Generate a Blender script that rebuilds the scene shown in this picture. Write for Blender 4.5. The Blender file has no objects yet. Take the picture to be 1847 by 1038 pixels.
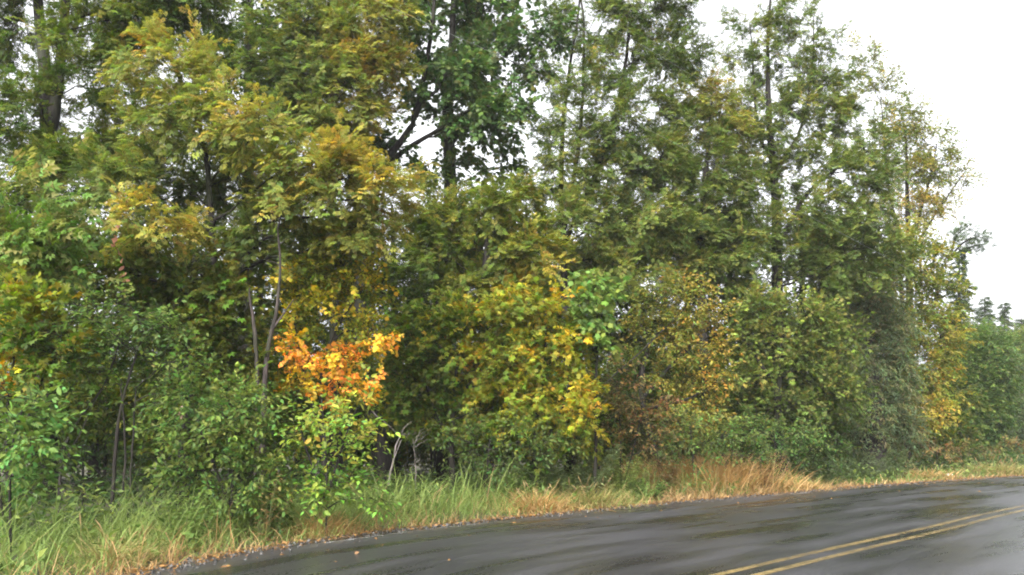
import bpy, math
import numpy as np
from mathutils import Vector, Matrix

scene = bpy.context.scene
rng = np.random.default_rng(7)

# ------------------------------------------------------------------ camera
F, CX, CY, CH = 1450.0, 923.5, 519.0, 1.25      # focal length and centre in photo pixels, eye height
PITCH = math.atan((788.0 - CY) / F)
PC, PS = math.cos(PITCH), math.sin(PITCH)
cam_data = bpy.data.cameras.new('camera')
cam_data.sensor_width = 36.0
cam_data.lens = 36.0 * F / 1847.0
cam_data.clip_start = 0.05
cam_data.clip_end = 3000.0
cam = bpy.data.objects.new('camera', cam_data)
scene.collection.objects.link(cam)
cam.location = (0, 0, CH)
cam.rotation_euler = (math.pi / 2 + PITCH, 0, 0)
scene.camera = cam

# ------------------------------------------------------------------ sky, sun, exposure
SUN_EL, SUN_AZ = math.radians(40), math.radians(200)     # azimuth clockwise from +Y: high, behind the camera
world = bpy.data.worlds.new('World')
scene.world = world
world.use_nodes = True
wn, wl = world.node_tree.nodes, world.node_tree.links
wn.clear()
sky = wn.new('ShaderNodeTexSky')
sky.sky_type = 'NISHITA'
sky.sun_disc = False
sky.sun_elevation = SUN_EL
sky.sun_rotation = SUN_AZ
sky.air_density = 1.0
sky.dust_density = 6.0
sky.ozone_density = 1.0
hsv = wn.new('ShaderNodeHueSaturation')
hsv.inputs['Saturation'].default_value = 0.1             # an overcast, colourless sky
bg = wn.new('ShaderNodeBackground')
bg.inputs['Strength'].default_value = 0.15
wo = wn.new('ShaderNodeOutputWorld')
wl.new(sky.outputs[0], hsv.inputs['Color'])
wl.new(hsv.outputs[0], bg.inputs['Color'])
wl.new(bg.outputs[0], wo.inputs['Surface'])

sun_data = bpy.data.lights.new('sun', 'SUN')
sun_data.energy = 1.1
sun_data.angle = math.radians(45)
sun_data.color = (1.0, 0.97, 0.92)
sun = bpy.data.objects.new('sun', sun_data)
scene.collection.objects.link(sun)
sd = Vector((math.sin(SUN_AZ) * math.cos(SUN_EL), math.cos(SUN_AZ) * math.cos(SUN_EL), math.sin(SUN_EL)))
sun.rotation_euler = (-sd).to_track_quat('-Z', 'Y').to_euler()
sun.location = sd * 60

scene.view_settings.view_transform = 'Standard'
scene.view_settings.look = 'None'
scene.view_settings.gamma = 1.0
scene.view_settings.exposure = 2.0
scene.view_settings.use_curve_mapping = False
scene.cycles.max_bounces = 6
scene.cycles.diffuse_bounces = 3
scene.cycles.glossy_bounces = 2
scene.cycles.transmission_bounces = 3
scene.cycles.transparent_max_bounces = 6
scene.cycles.volume_bounces = 0
scene.cycles.use_denoising = True
scene.cycles.denoising_input_passes = 'RGB_ALBEDO_NORMAL'
scene.cycles.denoising_prefilter = 'NONE'
scene.cycles.filter_width = 2.0

# ------------------------------------------------------------------ projection helpers
def P(u, v, Y):
    """world point seen at photo pixel (u, v) at depth Y"""
    y = F * PC - (CY - v) * PS
    z = F * PS + (CY - v) * PC
    t = Y / y
    return np.array([(u - CX) * t, Y, CH + z * t])

def G(u, v):
    """ground point seen at photo pixel (u, v)"""
    y = F * PC - (CY - v) * PS
    z = F * PS + (CY - v) * PC
    t = -CH / z
    return np.array([(u - CX) * t, y * t, 0.0])

def base_at(u, Y):
    vg = 788 + CH * F / Y
    return np.array([(u - CX) * Y / (F * PC + (vg - CY) * PS), Y, 0.0])

def unit(a):
    return a / np.maximum(np.linalg.norm(a, axis=-1, keepdims=True), 1e-9)

# ------------------------------------------------------------------ materials
def new_mat(name):
    m = bpy.data.materials.new(name)
    m.use_nodes = True
    m.node_tree.nodes.clear()
    return m, m.node_tree.nodes, m.node_tree.links

def leaf_material(name, rough, spec, trans, on_twig=False):
    m, n, l = new_mat(name)
    at = n.new('ShaderNodeAttribute'); at.attribute_name = 'leaf_colour'
    colour = at.outputs['Color']
    if on_twig:                                   # colour of the twig, varied leaf by leaf
        tw = n.new('ShaderNodeAttribute'); tw.attribute_name = 'twig_colour'; tw.attribute_type = 'INSTANCER'
        m0 = n.new('ShaderNodeMix'); m0.data_type = 'RGBA'; m0.blend_type = 'MULTIPLY'; m0.inputs[0].default_value = 1.0
        l.new(at.outputs['Color'], m0.inputs[6]); l.new(tw.outputs['Color'], m0.inputs[7]); colour = m0.outputs[2]
    no = n.new('ShaderNodeTexNoise'); no.inputs['Scale'].default_value = 9.0; no.inputs['Detail'].default_value = 3.0
    mr = n.new('ShaderNodeMapRange'); mr.inputs['To Min'].default_value = 0.75; mr.inputs['To Max'].default_value = 1.25
    mul = n.new('ShaderNodeMix'); mul.data_type = 'RGBA'; mul.blend_type = 'MULTIPLY'; mul.inputs[0].default_value = 1.0
    l.new(no.outputs[0], mr.inputs[0]); l.new(colour, mul.inputs[6]); l.new(mr.outputs[0], mul.inputs[7])
    pb = n.new('ShaderNodeBsdfPrincipled')
    pb.inputs['Roughness'].default_value = rough
    pb.inputs['Specular IOR Level'].default_value = spec
    tr = n.new('ShaderNodeBsdfTranslucent')
    hs = n.new('ShaderNodeHueSaturation'); hs.inputs['Saturation'].default_value = 1.08; hs.inputs['Value'].default_value = 1.3
    mx = n.new('ShaderNodeMixShader'); mx.inputs[0].default_value = trans
    out = n.new('ShaderNodeOutputMaterial')
    l.new(mul.outputs[2], pb.inputs['Base Color']); l.new(mul.outputs[2], hs.inputs['Color']); l.new(hs.outputs[0], tr.inputs['Color'])
    l.new(pb.outputs[0], mx.inputs[1]); l.new(tr.outputs[0], mx.inputs[2]); l.new(mx.outputs[0], out.inputs['Surface'])
    return m

M_LEAF = leaf_material('leaf', 0.55, 0.18, 0.36)
M_WETLEAF = leaf_material('wet_leaf', 0.42, 0.28, 0.32)
M_GRASS = leaf_material('grass_blade', 0.55, 0.2, 0.3)
M_TWIGLEAF = leaf_material('twig_leaf', 0.55, 0.18, 0.42, True)
M_WETTWIGLEAF = leaf_material('wet_twig_leaf', 0.42, 0.28, 0.32, True)
ON_TWIG = {}

def bark_material(name, c1, c2, moss):
    m, n, l = new_mat(name)
    tc = n.new('ShaderNodeTexCoord')
    mp = n.new('ShaderNodeMapping'); mp.inputs['Scale'].default_value = (14, 14, 2.2)
    n1 = n.new('ShaderNodeTexNoise'); n1.inputs['Scale'].default_value = 1.5; n1.inputs['Detail'].default_value = 8
    n2 = n.new('ShaderNodeTexNoise'); n2.inputs['Scale'].default_value = 1.3; n2.inputs['Detail'].default_value = 5
    r1 = n.new('ShaderNodeValToRGB')
    r1.color_ramp.elements[0].position = 0.35; r1.color_ramp.elements[0].color = (*c1, 1)
    r1.color_ramp.elements[1].position = 0.68; r1.color_ramp.elements[1].color = (*c2, 1)
    r2 = n.new('ShaderNodeValToRGB')
    r2.color_ramp.elements[0].position = 0.48; r2.color_ramp.elements[1].position = 0.66
    r2.color_ramp.elements[1].color = (moss, moss, moss, 1)
    mx = n.new('ShaderNodeMix'); mx.data_type = 'RGBA'; mx.inputs[7].default_value = (0.035, 0.05, 0.014, 1)
    bp = n.new('ShaderNodeBump'); bp.inputs['Strength'].default_value = 0.7; bp.inputs['Distance'].default_value = 0.02
    pb = n.new('ShaderNodeBsdfPrincipled'); pb.inputs['Roughness'].default_value = 0.8; pb.inputs['Specular IOR Level'].default_value = 0.2
    out = n.new('ShaderNodeOutputMaterial')
    l.new(tc.outputs['Object'], mp.inputs[0]); l.new(mp.outputs[0], n1.inputs['Vector']); l.new(tc.outputs['Object'], n2.inputs['Vector'])
    l.new(n1.outputs[0], r1.inputs[0]); l.new(n2.outputs[0], r2.inputs[0])
    l.new(r2.outputs[0], mx.inputs[0]); l.new(r1.outputs[0], mx.inputs[6])
    l.new(mx.outputs[2], pb.inputs['Base Color']); l.new(n1.outputs[0], bp.inputs['Height']); l.new(bp.outputs[0], pb.inputs['Normal'])
    l.new(pb.outputs[0], out.inputs['Surface'])
    return m

M_BARK = bark_material('bark', (0.008, 0.0065, 0.006), (0.026, 0.021, 0.018), 0.35)
M_PALEBARK = bark_material('pale_bark', (0.015, 0.012, 0.011), (0.058, 0.045, 0.042), 0.3)
M_DEAD = bark_material('dead_wood', (0.05, 0.042, 0.036), (0.19, 0.165, 0.15), 0.2)

# ------------------------------------------------------------------ object helpers
def link(o):
    scene.collection.objects.link(o)
    return o

def tag(o, label=None, cat=None, group=None, kind=None):
    if label: o['label'] = label
    if cat: o['category'] = cat
    if group: o['group'] = group
    if kind: o['kind'] = kind
    return o

def empty(name, loc):
    o = bpy.data.objects.new(name, None)
    o.empty_display_size = 0.3
    o.location = loc
    return link(o)

def mesh_from(name, V, T, mat, col=None, smooth=False, uv=None):
    """mesh of triangles or quads from numpy arrays"""
    me = bpy.data.meshes.new(name)
    V = np.ascontiguousarray(V, dtype=np.float32); T = np.ascontiguousarray(T, dtype=np.int32)
    k = T.shape[1]
    me.vertices.add(len(V)); me.vertices.foreach_set('co', V.ravel())
    me.loops.add(T.size); me.loops.foreach_set('vertex_index', T.ravel())
    me.polygons.add(len(T))
    me.polygons.foreach_set('loop_start', np.arange(0, T.size, k, dtype=np.int32))
    if smooth:
        me.polygons.foreach_set('use_smooth', np.ones(len(T), dtype=bool))
    if col is not None:
        ca = me.color_attributes.new('leaf_colour', 'FLOAT_COLOR', 'POINT')
        c4 = np.ones((len(V), 4), dtype=np.float32); c4[:, :3] = col
        ca.data.foreach_set('color', c4.ravel())
    if uv is not None:
        ul = me.uv_layers.new(name='UVMap')
        ul.data.foreach_set('uv', np.ascontiguousarray(uv[T.ravel()], dtype=np.float32).ravel())
    me.update(calc_edges=True)
    me.validate()
    me.materials.append(mat)
    return me

def obj(name, me, parent=None):
    o = bpy.data.objects.new(name, me)
    link(o)
    if parent: o.parent = parent
    return o

# ------------------------------------------------------------------ tubes
def tubes(paths, radii, sides):
    """paths (N,K,3), radii (N,K) -> verts, quads of N tapered tubes"""
    paths = np.asarray(paths, float); radii = np.asarray(radii, float)
    N, K, _ = paths.shape
    tan = np.gradient(paths, axis=1); tan = unit(tan)
    ref = np.where(np.abs(tan[..., 2:3]) > 0.9, np.array([1.0, 0, 0]), np.array([0, 0, 1.0]))
    a = unit(np.cross(tan, ref)); b = np.cross(tan, a)
    th = np.arange(sides) * 2 * np.pi / sides
    ring = a[:, :, None, :] * np.cos(th)[None, None, :, None] + b[:, :, None, :] * np.sin(th)[None, None, :, None]
    V = paths[:, :, None, :] + ring * radii[:, :, None, None]
    idx = np.arange(N * K * sides).reshape(N, K, sides)
    nx = np.roll(idx, -1, axis=2)
    Q = np.stack([idx[:, :-1], nx[:, :-1], nx[:, 1:], idx[:, 1:]], axis=-1).reshape(-1, 4)
    return V.reshape(-1, 3), Q

def bezier(p0, p1, p2, K):
    t = np.linspace(0, 1, K)[None, :, None]
    return (1 - t) ** 2 * p0[:, None] + 2 * (1 - t) * t * p1[:, None] + t ** 2 * p2[:, None]

def resample(pts, K):
    """smooth (Catmull-Rom) polyline through pts (n,d) at K points"""
    pts = np.asarray(pts, float)
    n = len(pts)
    if n == 2:
        t = np.linspace(0, 1, K)[:, None]
        return pts[0] * (1 - t) + pts[1] * t
    ext = np.vstack([2 * pts[0] - pts[1], pts, 2 * pts[-1] - pts[-2]])
    s = np.linspace(0, n - 1, K); i = np.minimum(s.astype(int), n - 2); f = (s - i)[:, None]
    p0, p1, p2, p3 = ext[i], ext[i + 1], ext[i + 2], ext[i + 3]
    return 0.5 * (2 * p1 + (p2 - p0) * f + (2 * p0 - 5 * p1 + 4 * p2 - p3) * f ** 2 + (3 * p1 - p0 - 3 * p2 + p3) * f ** 3)

def merge(parts):
    V, T, off = [], [], 0
    for v, t in parts:
        V.append(v); T.append(t + off); off += len(v)
    return np.vstack(V), np.vstack(T)

# ------------------------------------------------------------------ leaf templates (x right, y along, z up; unit length)
def kite(base, ang, length, width, zt=-0.06, zs=0.03):
    c, s = math.cos(ang), math.sin(ang)
    def r(x, y, z): return (base[0] + x * c + y * s, base[1] - x * s + y * c, base[2] + z)
    return [r(0, 0, 0), r(width / 2, length * 0.45, zs), r(0, length, zt), r(-width / 2, length * 0.45, zs)], [(0, 1, 2), (0, 2, 3)]

def compose(kites):
    V, T = [], []
    for v, t in kites:
        o = len(V); V += v; T += [tuple(i + o for i in q) for q in t]
    return np.array(V, float), np.array(T, int)

T_ASH = compose([kite((0, 0.62, 0), 0, 0.48, 0.2, -0.1)] +
                [kite((0, y, 0), s * 1.0, 0.42, 0.18, -0.1) for y in (0.2, 0.42, 0.62) for s in (1, -1)])
T_ASH5 = compose([kite((0, 0.5, 0), 0, 0.52, 0.24, -0.12)] +
                 [kite((0, y, 0), s * 1.0, 0.46, 0.22, -0.12) for y in (0.22, 0.5) for s in (1, -1)])
T_WILLOW = compose([kite((0, 0, 0), 0, 1.0, 0.2, -0.1, 0.03)])
T_KITE = compose([kite((0, 0, 0), 0, 1.0, 0.5, -0.12, 0.06)])
T_OVAL = (np.array([(0, 0, 0), (.2, .25, .05), (.24, .52, .05), (.12, .82, 0), (0, 1, -.12), (-.12, .82, 0), (-.24, .52, .05), (-.2, .25, .05)]),
          np.array([(0, 1, 2), (0, 2, 3), (0, 3, 4), (0, 4, 5), (0, 5, 6), (0, 6, 7)]))
def maple_template():
    out = [(0, 0, 0), (.3, .02, -.05), (.27, .2, .02), (.52, .42, -.08), (.3, .5, .02), (.34, .8, -.05), (.16, .68, .03), (0, 1.0, -.12)]
    pts = out + [(-x, y, z) for x, y, z in out[1:-1][::-1]]
    V = np.array(pts + [(0, .36, .04)]); c = len(pts)
    T = np.array([(c, i, (i + 1) % c) for i in range(c)])
    return V, T
T_MAPLE = maple_template()
T_MAPLE_S = compose([kite((0, .1, 0), a, le, .34, -.08, .04) for a, le in ((0, .9), (.85, .75), (-.85, .75), (1.75, .5), (-1.75, .5))])
T_NEEDLE = compose([kite((0, 0, 0), 0, 1.0, 0.1, -0.05, 0)] +
                   [kite((0, y, 0), s * 0.9, 0.5 - 0.3 * y, 0.1, -0.05, 0) for y in (0.1, 0.3, 0.5, 0.7) for s in (1, -1)])
TEMPLATES = {'ash': T_ASH, 'ash5': T_ASH5, 'willow': T_WILLOW, 'kite': T_KITE, 'oval': T_OVAL, 'maple': T_MAPLE, 'maple_small': T_MAPLE_S, 'needle': T_NEEDLE}

def frames(fwd, up):
    f = unit(fwd); r = unit(np.cross(f, up)); u = np.cross(r, f)
    return np.stack([r, f, u], axis=-1)          # columns

def leaf_mesh_arrays(tpl, pos, R, size, col):
    TV, TT = TEMPLATES[tpl]
    N, m = len(pos), len(TV)
    V = np.einsum('nij,mj->nmi', R, TV) * size[:, None, None] + pos[:, None, :]
    T = TT[None] + (np.arange(N) * m)[:, None, None]
    return V.reshape(-1, 3), T.reshape(-1, 3), np.repeat(col, m, axis=0)

# ------------------------------------------------------------------ leaf colours (linear, leaf pigment; the pale set has glare haze put in)
PAL = {
    'ash':   [(0, .044, .076, .012), (.25, .098, .134, .019), (.5, .205, .21, .036), (.7, .31, .24, .04), (.85, .41, .23, .045), (1, .46, .19, .035)],
    'cool':  [(0, .05, .092, .024), (.3, .098, .158, .036), (.6, .155, .2, .045), (1, .24, .22, .05)],
    'bright': [(0, .06, .14, .03), (.4, .12, .22, .035), (.7, .24, .28, .04), (1, .38, .29, .04)],
    'rust':  [(0, .07, .085, .026), (.35, .12, .11, .035), (.65, .19, .13, .05), (1, .19, .085, .05)],
    'vine':  [(0, .06, .10, .015), (.3, .14, .175, .022), (.55, .29, .27, .026), (.75, .48, .33, .03), (.9, .52, .25, .04), (1, .54, .2, .04)],
    'grey':  [(0, .06, .095, .042), (.4, .10, .135, .055), (1, .19, .18, .08)],
    'fresh': [(0, .08, .145, .034), (1, .14, .22, .05)],
    'pale':  [(0, .064, .098, .02), (.25, .125, .165, .034), (.5, .225, .232, .046), (.7, .33, .25, .046), (1, .44, .22, .05)],  # ash greens lightened: glare wash put into the leaf colour
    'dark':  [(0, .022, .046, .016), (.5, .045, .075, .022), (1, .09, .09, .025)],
}
def colours(pal, a):
    st = np.array(PAL[pal]); a = np.clip(a, 0, 1)
    return np.stack([np.interp(a, st[:, 0], st[:, k]) for k in (1, 2, 3)], axis=-1)

# ------------------------------------------------------------------ leafy twigs, set on the branchlets by geometry nodes
TWIGS = {}
def twig_templates(leaf, size, tl, lpt, droop, mat):
    """four different leafy twigs (unlinked objects) and the frames of their leaves; the twig runs along +y"""
    key = (leaf, size, tl, lpt, droop, mat.name)
    if key in TWIGS: return TWIGS[key]
    g = np.random.default_rng(len(TWIGS) + 11)
    obs, leaves = [], []
    for v in range(4):
        n = lpt
        t = np.clip(np.linspace(.12, 1, n) + g.normal(0, .05, n), .03, 1)
        c = np.array([g.normal(0, .08), tl * .55, .07 * tl]); e = np.array([g.normal(0, .1) * tl, tl, -droop * .5 * tl])
        pos = (2 * (1 - t) * t)[:, None] * c + (t ** 2)[:, None] * e + g.normal(0, .018, (n, 3))
        sg = np.where(np.arange(n) % 2 == 0, 1., -1.) * np.where(np.arange(n) == n - 1, .1, 1.)
        f = np.stack([sg * .85, np.full(n, .7), np.full(n, -droop)], axis=-1) + g.normal(0, .33, (n, 3))
        R = frames(f, np.array([0, 0, 1.]) + g.normal(0, .35, (n, 3)))
        sz = size * g.uniform(.6, 1.25, n)
        tint = np.column_stack([g.uniform(.75, 1.4, n), g.uniform(.8, 1.2, n), g.uniform(.7, 1.2, n)]) * g.uniform(.8, 1.2, (n, 1))
        V, T, C = leaf_mesh_arrays(leaf, pos, R, sz, tint)
        st = bezier(np.zeros((1, 3)), c[None], e[None], 4)
        SV, SQ = tubes(st, np.linspace(.0045, .0015, 4)[None], 3)
        ST = np.vstack([SQ[:, [0, 1, 2]], SQ[:, [0, 2, 3]]]) + len(V)
        me = mesh_from('leafy_twig', np.vstack([V, SV]), np.vstack([T, ST]), mat, np.vstack([C, np.ones((len(SV), 3))]))
        me.materials.append(M_BARK)
        mi = np.zeros(len(T) + len(ST), dtype=np.int32); mi[len(T):] = 1
        if len(me.polygons) == len(mi): me.polygons.foreach_set('material_index', mi)
        obs.append(bpy.data.objects.new('leafy_twig', me)); leaves.append((pos, R, sz, tint))
    TWIGS[key] = (obs, leaves)
    return TWIGS[key]

TWIG_GROUPS = {}
def twig_group(obs):
    k = obs[0].name
    if k in TWIG_GROUPS: return TWIG_GROUPS[k]
    ng = bpy.data.node_groups.new('leafy_crown', 'GeometryNodeTree')
    ng.interface.new_socket('Geometry', in_out='INPUT', socket_type='NodeSocketGeometry')
    ng.interface.new_socket('Geometry', in_out='OUTPUT', socket_type='NodeSocketGeometry')
    n, l = ng.nodes, ng.links
    gi, go = n.new('NodeGroupInput'), n.new('NodeGroupOutput')
    ip = n.new('GeometryNodeInstanceOnPoints'); jn = n.new('GeometryNodeJoinGeometry')
    for o in obs:
        oi = n.new('GeometryNodeObjectInfo'); oi.inputs['Object'].default_value = o; oi.inputs['As Instance'].default_value = False
        gt = n.new('GeometryNodeGeometryToInstance'); l.new(oi.outputs['Geometry'], gt.inputs[0]); l.new(gt.outputs[0], jn.inputs[0])
    def named(kind, name):
        a = n.new('GeometryNodeInputNamedAttribute'); a.data_type = kind; a.inputs['Name'].default_value = name
        return a.outputs['Attribute']
    ip.inputs['Pick Instance'].default_value = True
    l.new(gi.outputs[0], ip.inputs['Points']); l.new(jn.outputs[0], ip.inputs['Instance'])
    l.new(named('INT', 'variant'), ip.inputs['Instance Index'])
    l.new(named('FLOAT_VECTOR', 'turn'), ip.inputs['Rotation']); l.new(named('FLOAT', 'size'), ip.inputs['Scale'])
    l.new(ip.outputs[0], go.inputs[0])
    TWIG_GROUPS[k] = ng
    return ng

def crown_of(root, pos, R, sz, col, var, obs):
    """one crown: a leafy twig on every point"""
    n = len(pos)
    me = bpy.data.meshes.new('crown'); me.vertices.add(n); me.vertices.foreach_set('co', np.ascontiguousarray(pos, dtype=np.float32).ravel())
    eul = np.stack([np.arctan2(R[:, 2, 1], R[:, 2, 2]), -np.arcsin(np.clip(R[:, 2, 0], -1, 1)), np.arctan2(R[:, 1, 0], R[:, 0, 0])], axis=-1)
    me.attributes.new('turn', 'FLOAT_VECTOR', 'POINT').data.foreach_set('vector', np.ascontiguousarray(eul, dtype=np.float32).ravel())
    me.attributes.new('size', 'FLOAT', 'POINT').data.foreach_set('value', np.ascontiguousarray(sz, dtype=np.float32))
    me.attributes.new('variant', 'INT', 'POINT').data.foreach_set('value', np.ascontiguousarray(var, dtype=np.int32))
    c4 = np.ones((n, 4), dtype=np.float32); c4[:, :3] = col
    me.attributes.new('twig_colour', 'FLOAT_COLOR', 'POINT').data.foreach_set('color', c4.ravel())
    o = obj('crown', me, root)
    md = o.modifiers.new('leafy_crown', 'NODES'); md.node_group = twig_group(obs)
    o['kind'] = 'stuff'
    return o

# ------------------------------------------------------------------ woody plants
def plant(name, label, cat, u, Y, stems, blobs, leaf='ash', size=0.2, pal='ash', dens=3.5, twigs=7, tl=0.6, lpt=8,
          droop=0.35, group=None, bark=None, leaf_parts=0, mat=None, base=None, var=0.07, stem_sides=8, spread=0.8,
          bare=False, shell=2.2, part_pal=None, rs=0):
    """stems: lists of (u, v, radius[, dY]); the first point of the first stem is put on the ground.
    blobs: (u, v, ru, rv, autumn[, dY[, density factor[, depth radius]]]) - foliage masses carried by one bough each."""
    g = np.random.default_rng(abs(hash_name(name, u, Y)) + rs)
    bark = bark or M_BARK; mat = mat or M_LEAF
    B = base_at(u, Y) if base is None else np.asarray(base, float)
    root = empty(name, B)
    tag(root, label, cat, group)
    sc = Y / F
    # --- stems
    stem_pts, parts = [], []
    for k, st in enumerate(stems):
        pts = [P(q[0], q[1], Y + (q[3] if len(q) > 3 else 0)) for q in st]
        rad = [q[2] for q in st]
        if k == 0:
            pts[0] = B.copy(); pts[0][2] = -0.1
        K = 22
        p = resample(pts, K); r = np.interp(np.linspace(0, len(rad) - 1, K), np.arange(len(rad)), rad)
        L = np.linalg.norm(p[-1] - p[0])
        wob = np.cumsum(g.normal(0, 0.012 * min(L, 6) / 6, (K, 3)), axis=0); wob -= np.linspace(0, 1, K)[:, None] * wob[-1]
        wob[0] = 0
        p = p + wob * np.array([1, 1, 0.2])
        r = r * (1 + g.normal(0, 0.05, K))
        if k == 0: r[0] *= 1.5; r[1] *= 1.15
        stem_pts.append(np.column_stack([p, r]))
        parts.append(tubes(p[None], r[None], stem_sides))
    V, T = merge(parts)
    obj('trunk', mesh_from('trunk', V - B, T, bark, smooth=True), root)
    SP = np.vstack(stem_pts)
    # --- boughs, branchlets, twigs, leaves
    LP, LF, LU, LS, LA = [], [], [], [], []
    for bl in blobs:
        bu, bv, ru, rv, aut = bl[:5]
        dY = bl[5] if len(bl) > 5 else 0.0
        df = bl[6] if len(bl) > 6 else 1.0
        Yb = Y + dY
        c = P(bu, bv, Yb)
        s = Yb / F
        rx, rz = ru * s, rv * s
        ry = bl[7] if len(bl) > 7 else max(0.6, 0.85 * min(rx, rz) + 0.25 * abs(rx - rz))
        hd = np.linalg.norm((SP[:, :3] - c)[:, :2], axis=1)
        d = np.linalg.norm(SP[:, :3] - c, axis=1)
        bad = SP[:, 2] > c[2] - 0.25 * hd
        d2 = d + bad * (2.0 + 2 * np.maximum(0, SP[:, 2] - c[2])); d2[0] += 3
        j = int(np.argmin(d2)); p0 = SP[j, :3]; L = np.linalg.norm(c - p0)
        r0 = min(0.010 + 0.008 * L, SP[j, 3] * 0.6 + 0.003)
        mid = (p0 + c) / 2 + np.array([0, 0, 0.12 * L]) + g.normal(0, 0.06 * L, 3)
        bough = bezier(p0[None], mid[None], c[None], 10)[0]
        bough[1:-1] += g.normal(0, 0.015 * L, (8, 3))
        br = np.linspace(r0, max(0.005, r0 * 0.3), 10)
        wood = [tubes(bough[None], br[None], 6)]
        n = max(3, int(round(dens * df * math.pi * rx * rz / 0.8)))
        q = unit(g.normal(size=(n, 3))) * (g.random((n, 1)) ** (1 / shell))
        cc = c + q * np.array([rx, ry, rz])
        cc[:, 2] = np.maximum(cc[:, 2], 0.12)
        dd = np.linalg.norm(bough[None, 3:] - cc[:, None], axis=2)
        sb = bough[3 + np.argmin(dd, axis=1)]
        ln = np.linalg.norm(cc - sb, axis=1, keepdims=True)
        m1 = (sb + cc) / 2 + g.normal(0, 0.12, (n, 3)) * ln + np.array([0, 0, 0.1]) * ln
        W = bezier(sb, m1, cc, 4)
        rr = np.linspace(1, 0.45, 4)[None] * (0.004 + 0.006 * ln)
        wood.append(tubes(W, rr, 3))
        # twigs
        outd = unit((cc - c) / np.array([rx, ry, rz]) + 1e-6)
        axis = SP[j, :3]
        away = unit((cc - axis) * np.array([1, 1, 0.3]))
        base_dir = unit(0.6 * outd + 0.5 * away + np.array([0, 0, 0.1]))
        td = unit(base_dir[:, None] + spread * g.normal(size=(n, twigs, 3)) * np.array([1, 1, 0.95])).reshape(-1, 3)
        t0 = np.repeat(cc, twigs, axis=0) + g.normal(0, .05, (n * twigs, 3))
        V, T = merge(wood)
        obj('branch', mesh_from('branch', V - B, T, bark, smooth=True), root)
        if bare: continue
        Nt = n * twigs
        ca = aut - (0.07 if pal in ('ash', 'pale') else 0) + np.repeat(g.normal(0, var, n), twigs) + g.normal(0, 0.07, Nt)
        ca = ca + 0.10 * np.clip(outd.repeat(twigs, axis=0)[:, 2], -1, 1)
        LP.append(t0); LF.append(td); LU.append(np.array([0, 0, 1.0]) + g.normal(0, 0.25, (Nt, 3)) + 0.3 * outd.repeat(twigs, axis=0))
        LS.append(g.uniform(0.65, 1.25, Nt)); LA.append(ca)
    if bare or not LP:
        return root
    LP, LF, LU = np.vstack(LP), np.vstack(LF), np.vstack(LU); LS = np.concatenate(LS); LA = np.concatenate(LA)
    col = colours(pal, LA) * g.uniform(0.8, 1.25, (len(LA), 1))
    R = frames(LF, LU)
    tmat = M_WETTWIGLEAF if mat is M_WETLEAF else M_TWIGLEAF
    obs, lv = twig_templates(leaf, size, tl, lpt, droop, tmat)
    vr = g.integers(0, 4, len(LP))
    keep = np.ones(len(LP), bool)
    if leaf_parts:
        # the leaves that show largest, each an object of its own
        depth = np.linalg.norm(LP - np.array([0, 0, CH]), axis=1)
        pick = np.argsort(depth + g.uniform(0, 0.6, len(depth)))[:max(1, leaf_parts // lpt)]
        keep[pick] = False
        pick = pick[np.argsort(LA[pick])]
        TV, TT = TEMPLATES[leaf]
        shared = {}
        for rank, i in enumerate(pick):
            pos, Rl, sz, tint = lv[vr[i]]
            for k in range(len(pos)):
                key = (rank * 6 // len(pick), k % 3)
                if key not in shared:
                    shared[key] = mesh_from('leaf', TV, TT, mat, np.repeat((col[i] * tint[k])[None], len(TV), axis=0))
                o = bpy.data.objects.new('leaf', shared[key])
                M = np.eye(4); M[:3, :3] = R[i] @ Rl[k] * sz[k] * LS[i]; M[:3, 3] = R[i] @ pos[k] * LS[i] + LP[i] - B
                o.parent = root
                o.matrix_local = Matrix(M.tolist())
                link(o)
    crown_of(root, LP[keep] - B, R[keep], LS[keep], col[keep], vr[keep], obs)
    return root

def hash_name(name, u, Y):
    h = 17
    for ch in f'{name}{round(u)}{round(Y * 10)}':
        h = (h * 31 + ord(ch)) % 1000003
    return h

#@STRUCTURE
# ------------------------------------------------------------------ ground, road
EDGE_PX = [(250, 1030), (420, 997), (600, 968), (800, 945), (1000, 925), (1200, 906), (1400, 890), (1500, 881), (1700, 867), (1847, 858)]
E_near = np.array([G(*q)[:2] for q in EDGE_PX]) * (CH - .03) / CH
E_pts = np.vstack([[[-5.2, -14.0], [-4.6, -4.0], [-4.05, 3.0], [-3.75, 5.6]], E_near])
C_near = np.array([(G(*a)[:2] + G(*b)[:2]) / 2 for a, b in (((1301.6, 1036), (1368, 1036)), ((1446, 999.7), (1531, 999)), ((1690, 943.3), (1690, 964.7)), ((1847, 911.8), (1847, 921.6)))]) * (CH - .084) / CH
def extend(pts, n, step, turn):
    d = unit(pts[-1] - pts[-2]); a = math.atan2(d[0], d[1]); out = [pts[-1]]
    for i in range(n):
        a += turn
        out.append(out[-1] + step * np.array([math.sin(a), math.cos(a)]))
    return np.vstack([pts, out[1:]])
E_pts = extend(E_pts, 12, 9.0, math.radians(2.2))
d0 = unit(C_near[1] - C_near[0])
C_pts = np.vstack([C_near[0] - d0 * 16, C_near[0] - d0 * 9, C_near[0] - d0 * 4, C_near])
C_pts = extend(C_pts, 12, 9.5, math.radians(2.6))

def arc(pts, K):
    p = resample(pts, 900)
    s = np.concatenate([[0], np.cumsum(np.linalg.norm(np.diff(p, axis=0), axis=1))])
    t = np.linspace(0, s[-1], K)
    return np.stack([np.interp(t, s, p[:, 0]), np.interp(t, s, p[:, 1])], axis=1), t

def normals_right(p):
    t = unit(np.gradient(p, axis=0))
    return np.stack([t[:, 1], -t[:, 0]], axis=1)

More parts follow.
